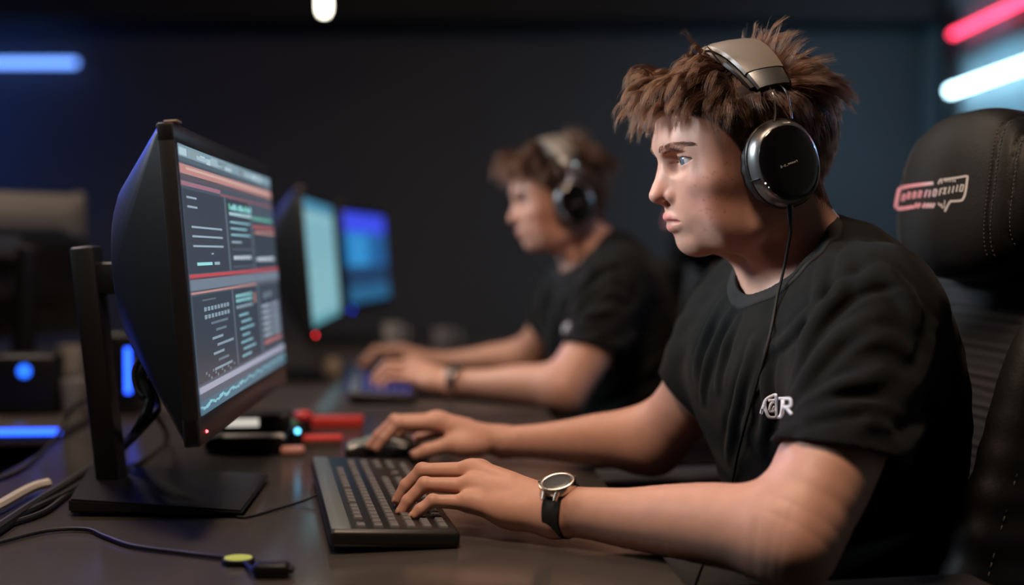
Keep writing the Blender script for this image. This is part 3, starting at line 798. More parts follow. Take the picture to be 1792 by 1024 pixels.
# ------------------------------------------------------------------ headphones
def build_headphones(M):
    o = empty('headphones', H_O)
    tag(o, 'black over-ear headphones with a brown-grey headband worn by the near man', 'headphones', None)
    HM = frame(H_O, H_F, H_L, H_U); inv = Matrix.Translation(-Vector(H_O))
    L = inv @ HM                                             # head frame -> object space
    lp = lambda p: L @ Vector(p)
    up_t = []
    def band(th, w, a0, a1, name, mt, grow=0.0, n=48, par=None, crown=.35):
        mb = MB(); rings = []
        for i in range(n + 1):
            a = a0 + (a1 - a0) * i / n
            cy, sz = math.cos(a), math.sin(a)
            ring = []
            ww = w * (.42 + .58 * abs(math.sin(a)))
            for (px, pr) in [(-1, 0), (-.92, .55), (-.6, .88), (0, 1.0), (.6, .88), (.92, .55), (1, 0), (.9, -.35), (0, -.5), (-.9, -.35)]:
                r = (pr * th * .5) + grow
                ring.append(mb.bm.verts.new(lp((BAND_X - .018 + .022 * math.sin(a) + px * ww / 2, (BAND_Y + r) * cy, BAND_Z0 + (BAND_Z + r) * sz))))
            rings.append(ring)
        m = 10
        for A, B in zip(rings, rings[1:]):
            for j in range(m): mb.bm.faces.new((A[j], A[(j + 1) % m], B[(j + 1) % m], B[j]))
        mb.bm.faces.new(rings[0][::-1]); mb.bm.faces.new(rings[-1])
        return mb.build(name, mt, par or o)
    d2 = math.radians
    hb = band(.013, .060, d2(39.5), d2(140.5), 'headband', M['band'], .003)
    band(.0115, .072, d2(31), d2(149), 'headband_cushion', M['hp_black'], -.0035)
    for s in (1, -1):
        e0, e1 = (d2(28), d2(39.0)) if s > 0 else (d2(141), d2(152))
        band(.0138, .056, e0, e1, 'headband_end', M['hp_satin'], .002, 12)
        # wire fork that carries the cup
        mb = MB()
        for dx in (-.012, .014):
            a = d2(30); p0 = (BAND_X - .008 + dx * .45, s * (BAND_Y + .003) * math.cos(a), BAND_Z0 + BAND_Z * math.sin(a))
            mb.sweep(smooth_path([lp(p0), lp((BAND_X - .008 + dx * .6, s * .0935, .074)), lp((BAND_X - .006 + dx * .7, s * .0985, .055)), lp((BAND_X - .003 + dx * .8, s * .101, .044))], 6), .00125, 8)
        mb.build('fork_wire', M['steel'], o)
        CM = L @ frame((-.001, s * .0, -.002), (1, 0, 0), (0, 0, 1), (0, s, 0)) @ Matrix.Rotation(d2(-6 * s), 4, 'Z')
        def ering(mb, prof, seg=56):
            rings = []
            for rx, rz, y in prof:
                rings.append([mb.bm.verts.new(CM @ Vector((rx * abs(math.cos(t)) ** .92 * (1 if math.cos(t) >= 0 else -1), rz * abs(math.sin(t)) ** .92 * (1 if math.sin(t) >= 0 else -1), y))) for t in [2 * PI * i / seg for i in range(seg)]])
            for A, B in zip(rings, rings[1:]):
                for j in range(seg): mb.bm.faces.new((A[j], A[(j + 1) % seg], B[(j + 1) % seg], B[j]))
            mb.bm.faces.new(rings[0][::-1]); mb.bm.faces.new(rings[-1])
        cup = MB(); ering(cup, [(.036, .043, .088), (.0415, .0485, .0885), (.0425, .0495, .0905), (.0425, .0495, .0935), (.0415, .0485, .0950), (.0405, .0475, .0955)])
        cup = cup.build('ear_cup', M['hp_black'], o)
        rg = MB(); ering(rg, [(.0395, .0465, .0950), (.0405, .0475, .0960), (.0402, .0472, .0985), (.0375, .0445, .1045), (.0345, .0415, .1085), (.0335, .0405, .1090), (.033, .040, .107)])
        rg.build('bevel_ring', M['hp_satin'], cup)
        pl = MB(); ering(pl, [(.0336, .0406, .1075), (.0336, .0406, .1100), (.0325, .0395, .1112), (.027, .033, .1128), (.014, .018, .1138), (.003, .004, .1141)])
        pl.build('cover_plate', M['hp_gloss'], cup)
        pd = MB(); seg = 72
        rings = []
        prof = [(.030, .0365, .0705), (.0365, .0430, .0690), (.0405, .0470, .0720), (.0420, .0485, .0775), (.0418, .0483, .0835), (.040, .0465, .0885)]
        for k, (rx, rz, y) in enumerate(prof):
            rings.append([])
            for i in range(seg):
                t = 2 * PI * i / seg; pk = 1 + (.016 * math.sin(t * 18) if 1 < k < 5 else 0)     # puckered leather
                rings[-1].append(pd.bm.verts.new(CM @ Vector((rx * pk * math.cos(t), rz * pk * math.sin(t), y))))
        for A, B in zip(rings, rings[1:]):
            for j in range(seg): pd.bm.faces.new((A[j], A[(j + 1) % seg], B[(j + 1) % seg], B[j]))
        pd.bm.faces.new(rings[0][::-1])
        pd.build('ear_pad', M['hp_pad'], cup)
        # slot across the bevel, and two tiny lights
        sl = MB(); sl.box(CM @ Vector((.0385, -.0075, .1010)), (.012, .0016, .012), rot=(CM.to_3x3()), bevel=.0004); sl.build('slot', M['hp_black'], cup)
        if s > 0:
            sp = MB(); sp.ball(CM @ Vector((.0322, -.0135, .1098)), .0011, 10, 6); sp.ball(CM @ Vector((.0300, -.0185, .1102)), .0007, 10, 6)
            sp.build('status_light', M['led_white'], cup)
            # maker's lettering, too small to read, drawn as its marks
            tx = MB(); x = .0125
            for k, (w, h, kind) in enumerate([(.0017, .0024, 'o'), (.0012, .0007, '-'), (.0020, .0024, 'o'), (.0013, .0008, '_'), (.0018, .0021, 'm'), (.0018, .0021, 'm'), (.0016, .0019, 'm'), (.0018, .0018, 'm'), (.0014, .0027, '/')]):
                cx = x - w / 2; z0 = -.0016 + .0006 * k / 9
                def bar(ax, ay, bx_, by):
                    hgt = lambda X, Y: .1142 - .0014 * min(1, (X / .027) ** 2 + (Y / .033) ** 2)
                    tx.cyl(CM @ Vector((ax, ay, hgt(ax, ay))), CM @ Vector((bx_, by, hgt(bx_, by))), .00022, seg=6)
                if kind == 'o':
                    r_ = [(cx + w / 2 * .8 * math.cos(a), z0 + h / 2 * math.sin(a)) for a in np.linspace(0, 2 * PI, 9)]
                    for a, b in zip(r_, r_[1:]): bar(*a, *b)
                elif kind == 'm':
                    for f_ in (-.4, 0, .4): bar(cx + w * f_, z0 - h / 2, cx + w * f_, z0 + h / 2)
                    bar(cx - w * .4, z0 + h / 2, cx + w * .4, z0 + h / 2)
                elif kind == '/': bar(cx, z0 - h / 2, cx - w / 2, z0 + h / 2); bar(cx + w / 2, z0 + h / 2, cx - w / 2, z0 + h / 2)
                else: bar(cx + w / 2, z0 - (.0008 if kind == '_' else 0), cx - w / 2, z0 - (.0008 if kind == '_' else 0))
                x -= w + .0007
            tx.build('lettering', M['letter_grey'], cup)
            pg = MB(); pg.cyl(CM @ Vector((.008, -.0450, .100)), CM @ Vector((.0125, -.064, .100)), .0040, .0034, 16); pg.cyl(CM @ Vector((.0125, -.064, .100)), CM @ Vector((.0145, -.073, .100)), .0026, .0018, 12)
            pg.build('cable_plug', M['hp_gloss'], cup)
            o['plug'] = list(HM @ (L.inverted() @ (CM @ Vector((.0143, -.072, .100)))))
    return o
# ================================================================== MATERIALS OF THE ROOM
M = dict(
    skin=skin_material(), eye=attr_material('eye_surface', .10, 1.0), nail=mat('fingernail', (.58, .33, .26), .35),
    cotton=mat('black_cotton', (.0066, .0076, .0080), .88, sheen=.03, spec=.15, bump=(1400, .30, .0008)), collar=mat('collar_rib', (.011, .0115, .0125), .88, bump=(1800, .4, .0008)),
    denim=mat('dark_trousers', (.010, .011, .014), .85, bump=(900, .3, .0008)), shoe=mat('black_shoe', (.010, .010, .010), .5), sole=mat('shoe_sole', (.30, .30, .30), .6),
    print=mat('white_print', (.78, .80, .88), .6), hair=hair_material('brown_hair', (.0215, .0078, .0034)), lash=hair_material('dark_lash', (.012, .007, .004)),
    band=mat('brown_grey_band', (.175, .155, .138), .36, bump=(700, .08, .0006)), hp_black=mat('headphone_black', (.008, .008, .009), .42), hp_satin=mat('satin_gunmetal', (.22, .23, .24), .34, metal=.85),
    hp_gloss=mat('gloss_black', (.004, .004, .005), .10, coat=1.0), hp_pad=mat('pad_leather', (.014, .017, .019), .48, bump=(260, .5, .001)), steel=mat('bright_steel', (.62, .62, .62), .18, metal=1.0),
    led_white=emitter('white_led', (1, 1, 1), 1.2), letter_grey=mat('letter_grey', (.42, .42, .42), .5),
    plastic=mat('black_plastic', (.006, .0065, .0075), .45, spec=.3, bump=(900, .12, .0005)), plastic_sat=mat('satin_black_plastic', (.010, .0105, .012), .33, spec=.4), bezel=mat('dark_bezel', (.016, .0165, .019), .36),
    desk=mat('dark_laminate', (.062, .055, .051), .20, bump=(420, .06, .0004), var=.10, vscale=9), desk_edge=mat('desk_edge', (.012, .012, .012), .5), metal_black=mat('black_metal', (.010, .010, .011), .4, metal=.3),
    key=mat('key_cap', (.15, .152, .16), .36), kb=mat('keyboard_case', (.010, .0105, .0115), .36), kb_rim=mat('keyboard_rim', (.19, .225, .245), .36, metal=.3),  # key caps paled to stand in for reflections on black plastic
    key_blue=mat('blue_lit_key', (.02, .02, .03), .4, emit=(.05, .12, .9), estr=.20), mouse=mat('mouse_black', (.008, .008, .009), .30, coat=.3), mouse_sheen=mat('painted_mouse_sheen', (.20, .25, .27), .24, coat=.6), wheel=mat('wheel_rubber', (.02, .02, .02), .7),
    leather=mat('black_leather', (.0065, .0069, .0074), .55, spec=.32, bump=(340, .22, .0012)), ribs=mat('ribbed_fabric', (.030, .031, .034), .85, spec=.2), thread=mat('grey_thread', (.10, .095, .09), .7),
    white=mat('white_label', (.80, .79, .74), .5), red=mat('red_card', (.62, .045, .035), .45), red_gloss=mat('red_plastic', (.62, .04, .045), .3), brown=mat('brown_card', (.10, .06, .045), .7), pink=mat('pink_rubber', (.55, .25, .22), .5), green=mat('green_plastic', (.05, .16, .11), .35),
    beige=mat('beige_card', (.34, .27, .21), .7), grey=mat('grey_plastic', (.22, .22, .23), .45), cup=mat('grey_cup', (.36, .35, .34), .5), cable=mat('cable_rubber', (.006, .006, .007), .55, spec=.3), cable_white=mat('pale_cable', (.52, .50, .47), .45),
    led_red=emitter('red_led', (1, .03, .04), 22), led_blue=emitter('blue_led', (.02, .08, 1), 26), led_blue_soft=emitter('blue_status', (.02, .14, 1), 2.2), led_cyan=emitter('cyan_led', (.12, .62, 1), 5), led_yg=emitter('yellow_green_led', (.52, .50, .12), .9), strip_blue=emitter('blue_strip', (.02, .09, 1), 4.5),
    tube_blue=emitter('blue_tube', (.15, .33, 1.0), 2.9), tube_white=emitter('white_tube', (.50, .84, 1.0), 13), tube_red=emitter('red_tube', (1.0, .045, .115), 7), pendant=emitter('pendant_glow', (1.0, .93, .76), 9),
    wall=mat('dark_wall', (.050, .052, .060), .75, bump=(60, .15, .002), var=.06, vscale=2.5), wall2=mat('blue_grey_wall', (.17, .225, .255), .7, var=.05, vscale=2), floor=mat('dark_carpet', (.018, .018, .020), .9, bump=(500, .5, .002), var=.2, vscale=60),
    ceiling=mat('black_ceiling', (.012, .012, .014), .8), watch_steel=mat('rose_steel', (.70, .60, .53), .22, metal=1.0), watch_dial=mat('watch_dial', (.014, .014, .017), .40, coat=.3, var=.5, vscale=300), rubber=mat('black_strap', (.008, .008, .008), .55),
    pad=mat('armrest_pad', (.030, .030, .031), .5), shell_top_light=mat('painted_top_light', (.095, .085, .078), .5), label_glow=emitter('painted_label_glow', (1.0, .93, .82), .62), gold_plug=mat('brass_plug', (.65, .50, .25), .3, metal=1.0), mount=mat('grey_mount', (.030, .031, .034), .4))

# ------------------------------------------------------------------ the man in front
def build_person():
    V, Q = surface_net(body_field(), (-.26, 1.0, .45), (.62, 1.95, 1.30), BODY_H)
    me = np_mesh('person', V, Q); vcol(me, skin_tones(V)); body = link('person', me, M['skin'])
    tag(body, 'man in front in black t-shirt and headphones, sharply focused, typing at the near keyboard', 'person', 'men typing at the desks')
    for s in (1, -1): eye_object(s, body, M['eye'])
    nails(N_FING, np.array([-.25, -.25, .93]), body, M['nail']); nails(F_FING, np.array([-.25, -.1, .96]), body, M['nail'])
    build_hair(V, body, M['hair']); build_brows(V, body, M['hair']); build_lashes(body, M['lash'])
    sf, neckf, skinf = shirt_fields()
    V, Q = surface_net(sf, (.10, 1.0, .50), (.66, 1.78, 1.16), SHIRT_H)
    ts = link('t_shirt', np_mesh('t_shirt', V, Q), M['cotton'], body)
    V, Q = surface_net(collar_field(neckf, skinf), (.18, 1.26, .88), (.52, 1.62, 1.16), SHIRT_H * .8)
    link('collar', np_mesh('collar', V, Q), M['collar'], ts)
    shirt_logo(skinf, ts, M['print'])
    f = Field()
    for s in (1, -1):
        hip, knee, ank = tw(-.07, s * .10, -.475), tw(.36, s * .13, -.480), tw(.33, s * .13, -.96)
        limb(f, [(hip, .095), ((hip + knee) / 2, .082), (knee, .062)], .04); limb(f, [(knee, .060), ((knee + ank) / 2, .060), (ank, .050)], .03)
    f.ell(tw(-.075, 0, -.475), (.125, .175, .095), .05, A=T_R)
    V, Q = surface_net(f, (-.15, .95, .05), (.70, 2.0, .72), .008); link('trousers', np_mesh('trousers', V, Q), M['denim'], body)
    for s in (1, -1):
        f = Field(); a = tw(.31, s * .13, 0); a[2] = .06; b = tw(.47, s * .135, 0); b[2] = .040
        f.rc(a, b, .042, .036, .02); f.rc(a + (0, 0, .05), a, .045, .042, .02); f.fn(lambda P: .012 - P[:, 2], 'i', .004)
        V, Q = surface_net(f, (-.25, .95, -.02), (.6, 2.0, .2), .005); link('shoe', np_mesh('shoe', V, Q), M['shoe'], body)
    return body, skinf
def build_watch():
    c = at(985, 892, 1.279); ax = at(1100, 907, 1.242) - N_WR; ax /= np.linalg.norm(ax)
    n = np.array([-.05, -.36, .93]); n -= ax * (n @ ax); n /= np.linalg.norm(n); w = np.cross(n, ax)
    o = empty('wristwatch', c); tag(o, 'round steel wristwatch with black strap on the near man\'s left wrist', 'watch', 'wristwatches worn by the men')
    A = frame((0, 0, 0), ax, w, n)
    mb = MB(); ring = [A @ Vector((0, .0305 * math.cos(t), .0280 * math.sin(t) - .0005)) for t in [2 * PI * i / 48 for i in range(48)]]
    rings = []
    for i, p in enumerate(ring):
        q = A.inverted() @ p; d = Vector((0, q.y, q.z)).normalized(); ww = .0098 + .0012 * max(0, d.z)
        rings.append([mb.bm.verts.new(A @ (q + Vector((a * ww, 0, 0)) + d * b)) for a, b in ((-1, -.0008), (-.9, .0012), (.9, .0012), (1, -.0008), (.9, -.0018), (-.9, -.0018))])
    for i in range(48):
        for j in range(6): mb.bm.faces.new((rings[i][j], rings[i][(j + 1) % 6], rings[(i + 1) % 48][(j + 1) % 6], rings[(i + 1) % 48][j]))
    mb.build('strap', M['rubber'], o)
    C = A @ Matrix.Translation((0, 0, .0262))
    mb = MB(); mb.lathe([(.0165, -.001), (.0192, .0), (.0200, .002), (.0200, .0065), (.0192, .0082), (.0176, .0088), (.0152, .0082), (.0148, .0076)], C, 56); case = mb.build('case', M['watch_steel'], o)
    mb = MB(); mb.lathe([(.0150, .0070), (.0150, .0079), (.0140, .0081), (.008, .0082), (.002, .0082)], C, 48); mb.build('dial', M['watch_dial'], case)
    for s in (1, -1):
        for t in (1, -1): mb = MB(); mb.cyl(C @ Vector((t * .0075, s * .0165, .0045)), C @ Vector((t * .0068, s * .0245, -.0010)), .0030, .0024, 10); mb.build('lug', M['watch_steel'], case)
    mb = MB(); mb.cyl(C @ Vector((-.0195, .002, .0042)), C @ Vector((-.0232, .0024, .0042)), .0024, seg=12); mb.build('crown', M['watch_steel'], case)
    return o

# ------------------------------------------------------------------ gaming chair
def build_chair():
    o = empty('gaming_chair', (.322, 1.493, 0), math.radians(190))
    tag(o, 'black leather gaming chair with a printed headrest behind the near man', 'chair', 'black gaming chairs')
    def net(f, lo, hi, h, name, mt, par=o):
        V, Q = surface_net(f, lo, hi, h); return link(name, np_mesh(name, V, Q), mt, par)
    def rbox(c, half, r, A=None):
        c = np.array(c, float); half = np.array(half, float) - r
        def f(P):
            q = P - c
            if A is not None: q = q @ A
            q = np.abs(q) - half
            return np.linalg.norm(np.maximum(q, 0), axis=1) + np.minimum(q.max(1), 0) - r
        return f
    # head rest: a plump pillow with two stitched seams near its sides
    th = math.radians(7); HA = np.array([[math.cos(th), 0, -math.sin(th)], [0, 1, 0], [math.sin(th), 0, math.cos(th)]]); hc = np.array([-.27, 0, 1.117])
    def head(P):
        q = (P - hc) @ HA
        hw_ = .150 - .030 * np.clip(q[:, 2] / .105, 0, 1) ** 2.2 - .010 * np.clip(-q[:, 2] / .105, 0, 1) ** 2
        e = np.abs(np.column_stack([q[:, 0] / .056, q[:, 1] / hw_, q[:, 2] / .108])); n = (e ** 3.0).sum(1) ** (1 / 3.0)
        d = (n - 1) * .056
        for ys in (.108, -.108, .130, -.130): d = d + .0022 * np.exp(-((q[:, 1] * .150 / hw_ - ys) / .0022) ** 2)
        return d
    f = Field(); f.fn(head)
    hr = net(f, (-.37, -.175, .98), (-.17, .175, 1.26), .0036, 'headrest', M['leather'])
    def on_head(y, z, lift=.0007):
        """point on the front face of the head rest"""
        xs = np.linspace(.075, 0, 260); P = hc + np.column_stack([xs, np.full(260, y), np.full(260, z)]) @ HA.T
        d = head(P); i = int(np.argmax(d < 0)); return P[i] + HA[:, 0] * lift if d[i] < 0 and i > 0 else None
    mb = MB()
    for ys in (.1035, .1125, -.1035, -.1125, .1345, -.1345):
        for k in range(34):
            z = -.080 + k * .0048
            hh = (.150 - .030 * max(0, z / .105) ** 2.2 - .010 * max(0, -z / .105) ** 2) / .150
            if abs(ys) > .12 and abs(z) > .07: continue
            a_, b_ = on_head(ys * hh, z, .0004), on_head(ys * hh, z + .0028, .0004)
            if a_ is not None and b_ is not None and np.linalg.norm(a_ - b_) < .006: mb.cyl(a_, b_, .00045, seg=5)
    mb.build('seam', M['thread'], hr)
    # printed badge: an open speech-bubble outline around slanted letters, measured in the photograph (1741 x 1024 crop)
    S = 170 / 1741.0; o.rotation_mode = 'XYZ'
    Rz = np.array([[math.cos(math.radians(190)), -math.sin(math.radians(190)), 0], [math.sin(math.radians(190)), math.cos(math.radians(190)), 0], [0, 0, 1]])
    base = np.array([.322, 1.493, 0])
    def cast_head(x, y):
        r = ray(1540 + x * S, 290 + y * S); P = r[None] * np.linspace(1.38, 1.68, 900)[:, None]; P[:, 2] += CAMZ
        L = (P - base) @ Rz; d = head(L); i = int(np.argmax(d < .0004)) if (d < .0004).any() else int(np.argmin(d)); return L[max(i, 1)]
    Vv, Qq, Cc = [], [], []
    def stroke(pts, w, sm=True):
        P = smooth_path([np.array(p, float) for p in pts], 4) if sm and len(pts) > 2 else [np.array(p, float) for p in np.linspace(pts[0], pts[-1], 5)] if len(pts) == 2 else [np.array(p, float) for p in pts]
        b = len(Vv)
        for i, p in enumerate(P):
            t = P[min(i + 1, len(P) - 1)] - P[max(i - 1, 0)]; t = t / np.linalg.norm(t); n = np.array([-t[1], t[0]])
            for q in (p + n * w, p - n * w):
                Vv.append(cast_head(*q)); k = np.clip((q[0] - 700) / 450, 0, 1)
                Cc.append(np.array([.58, .22, .25]) * (1 - k) + np.array([.62, .62, .66]) * k)
        Qq.extend((b + 2 * i, b + 2 * i + 1, b + 2 * i + 3, b + 2 * i + 2) for i in range(len(P) - 1))
    stroke([(955, 312), (640, 350), (430, 385), (355, 420), (325, 490), (285, 720), (310, 765), (420, 765), (600, 735)], 30)
    stroke([(1130, 250), (1330, 222), (1560, 182)], 20); stroke([(1560, 175), (1565, 230), (1530, 480), (1490, 590), (1440, 625), (1250, 640)], 22); stroke([(1255, 640), (1205, 730), (1160, 825)], 20)
    stroke([(1045, 330), (1075, 255), (1105, 250), (1105, 320)], 13)
    for x in (1165, 1205, 1250, 1300, 1340): stroke([(x, 250), (x + 8, 292)], 11)
    xs = [(385, 635), (480, 600), (580, 590), (680, 575), (790, 570), (870, 565), (945, 550), (1050, 535), (1130, 515), (1220, 500), (1290, 490), (1360, 470), (1425, 465)]
    kinds = 'NMANFIDYXIIID'
    for (x, y), k in zip(xs, kinds):
        h = 128; sl = 22; u = lambda a, b: (x + a + sl * b, y - h * b)
        if k in 'NMA': stroke([u(0, 0), u(10, 1)], 13); stroke([u(10, .95), u(48, .9)], 12); stroke([u(48, .95), u(38, 0)], 13)
        elif k == 'D': stroke([u(0, 0), u(8, 1)], 13); stroke([u(8, .95), u(55, .95)], 12); stroke([u(55, .95), u(48, .05)], 13); stroke([u(45, .05), u(15, .05)], 12)
        elif k in 'FY': stroke([u(8, 0), u(18, 1)], 14); stroke([u(18, .95), u(58, .95)], 12); stroke([u(14, .5), u(44, .5)], 11)
        elif k == 'X': stroke([u(0, 0), u(40, 1)], 13); stroke([u(0, 1), u(40, 0)], 13)
        else: stroke([u(5, 0), u(12, 1)], 14)
    for x in (640, 700, 790, 850, 905, 960): stroke([(x - 25, 755), (x + 20, 670)], 22)
    stroke([(1050, 660), (1062, 705), (1100, 705)], 15); stroke([(1105, 680), (1110, 745), (1130, 755)], 14); stroke([(1160, 620), (1150, 765)], 10)
    me = np_mesh('printed_badge', Vv, Qq); vcol(me, np.array(Cc)); link('printed_badge', me, attr_material('badge_ink', .5), hr, False)
    # back rest shell, ribbed centre panel and side bolsters
    lean = lambda z: -.25 - .10 * (z - .5)
    f = Field(); f.fn(lambda P: np.linalg.norm(np.maximum(np.abs(np.column_stack([P[:, 0] - lean(P[:, 2]) + .045, P[:, 1], P[:, 2] - .79])) - np.array([.020, .215 - .0, .37]), 0), axis=1) - .022)
    back = net(f, (-.42, -.28, .36), (-.18, .28, 1.22), .008, 'backrest', M['leather'])
    def panel(P):
        q = np.abs(np.column_stack([P[:, 0] - lean(P[:, 2]) + .012, P[:, 1], P[:, 2] - .755])) - np.array([.012, .150, .26])
        return np.linalg.norm(np.maximum(q, 0), axis=1) - .012 - .0016 * np.sin(P[:, 2] * 2 * PI / .0125 + .8 * np.sin(P[:, 1] * 9))
    f = Field(); f.fn(panel); net(f, (-.36, -.19, .45), (-.20, .19, 1.06), .0042, 'ribbed_panel', M['ribs'], back)
    for s in (1, -1):
        f = Field()
        pts = [(-.095, s * .235, .56), (-.122, s * .238, .70), (-.160, s * .240, .83), (-.190, s * .240, .93), (-.235, s * .232, 1.0)]
        rad = [.030, .030, .027, .025, .022]; tail = [(lean(p[2]) - .02, p[1] + s * .004, p[2]) for p in pts]
        def bol(P, pts=pts, tail=tail, rad=rad):
            d = np.full(len(P), 1.0)
            Qp, Qt = smooth_path([np.append(p, r) for p, r in zip(pts, rad)], 3), smooth_path([np.append(p, r) for p, r in zip(tail, rad)], 3)
            for (a, b) in zip(Qp, Qt):
                d = smin(d, d_rc(P, a[:3], b[:3], a[3], a[3] + .012), .02)
            return d
        f.fn(bol); bo = net(f, (-.42, min(s * .16, s * .30), .48), (-.04, max(s * .16, s * .30), 1.18), .0065, 'side_bolster', M['leather'])
        mb = MB()
        sp = smooth_path([(p[0] + .0 - .004, p[1] + s * .0265 * r / .028, p[2]) for p, r in zip(pts, rad)], 14)
        for k in range(0, len(sp) - 1, 1): mb.cyl(sp[k], sp[k] + (np.array(sp[k + 1]) - sp[k]) * .6, .0006, seg=5)
        mb.build('seam', M['thread'], bo)
    f = Field(); f.fn(rbox((0, 0, .455), (.26, .26, .055), .045)); seat = net(f, (-.30, -.30, .38), (.30, .30, .53), .009, 'seat', M['leather'])
    for s in (1, -1):
        f = Field(); f.fn(rbox((-.02, s * .245, .475), (.24, .045, .060), .04)); net(f, (-.30, s * .245 - .08, .38), (.28, s * .245 + .08, .56), .009, 'seat_bolster', M['leather'], seat)
        mb = MB(); mb.box((.03, s * .315, .7065), (.27, .085, .027), bevel=.012, seg=4); arm = mb.build('armrest', M['pad'], o)
        mb = MB(); mb.box((.0, s * .315, .58), (.07, .030, .235), bevel=.008); mb.box((.0, s * .25, .44), (.07, .16, .03), bevel=.006); mb.build('armrest_post', M['plastic'], arm)
    mb = MB(); mb.cyl((0, 0, .09), (0, 0, .40), .030, .026, 20); mb.cyl((0, 0, .36), (0, 0, .41), .08, .10, 20); mb.build('gas_lift', M['metal_black'], o)
    mb = MB(); cs = []
    for k in range(5):
        a = 2 * PI * k / 5 + .3; e = Vector((.30 * math.cos(a), .30 * math.sin(a), .075)); mb.sweep([(0, 0, .105), (e.x * .5, e.y * .5, .098), e], [.034, .028, .020], 10); cs.append(e)
    mb.build('star_base', M['plastic'], o)
    for e in cs:
        mb = MB(); n = Vector((-e.y, e.x, 0)).normalized()
        for t in (-1, 1): mb.cyl(Vector((e.x, e.y, .030)) + n * t * .006, Vector((e.x, e.y, .030)) + n * t * .026, .029, seg=20)
        mb.cyl(Vector((e.x, e.y, .03)), Vector((e.x, e.y, .08)), .007, seg=10); mb.build('caster', M['plastic'], o)
    return o

# ------------------------------------------------------------------ monitors
MN_T, MN_B, MF_T, MF_B = at(300, 212, 1.25), at(355, 783, 1.25), at(472, 290, 1.885), at(500, 668, 1.885)
MC = (MN_T + MN_B + MF_T + MF_B) / 4
MY = (MF_T + MF_B - MN_T - MN_B); MW = np.linalg.norm(MY) / 2; MY /= np.linalg.norm(MY)
MZ = (MN_T + MF_T - MN_B - MF_B); MZ -= MY * (MZ @ MY); MH = np.linalg.norm(MZ) / 2; MZ /= np.linalg.norm(MZ)
MX = np.cross(MY, MZ)                                  # out of the screen, towards the user
def screen_mesh(items, par, base, name='screen', w=None, h=None):
    """the lit picture: flat coloured cells, (s0,t0,s1,t1,colour) with s along the width and t down"""
    w = w or MW - .016; h = h or MH - .052
    V, Q, C = [], [], []
    S = lambda s, t, e: (e, (s - .5) * w, (.5 - t) * h + .005)
    for k, it in enumerate([(0, 0, 1, 1, base)] + items):
        s0, t0, s1, t1, c = it[:5]; sk = it[5] if len(it) > 5 else 0.0; e = .0006 + .00002 * min(k, 60); b = len(V)
        V += [S(s0, t0, e), S(s1, t0 + sk, e), S(s1, t1 + sk, e), S(s0, t1, e)]; Q.append((b + 3, b + 2, b + 1, b)); C += [c] * 4
    me = np_mesh(name, V, Q); vcol(me, np.array(C))
    return link(name, me, M['screen'], par, False)
def screen_material():
    m = bpy.data.materials.new('lit_screen'); m.use_nodes = True; nt = m.node_tree; b = nt.nodes['Principled BSDF']
    a = nt.nodes.new('ShaderNodeAttribute'); a.attribute_name = 'Tone'
    b.inputs['Base Color'].default_value = (.01, .01, .012, 1); b.inputs['Roughness'].default_value = .3
    nt.links.new(a.outputs['Color'], b.inputs['Emission Color']); b.inputs['Emission Strength'].default_value = 1.0
    return m
M['screen'] = screen_material()
def lin(r, g, b): return tuple((c / 255 / 12.92 if c < 10.3 else ((c / 255 + .055) / 1.055) ** 2.4) for c in (r, g, b))
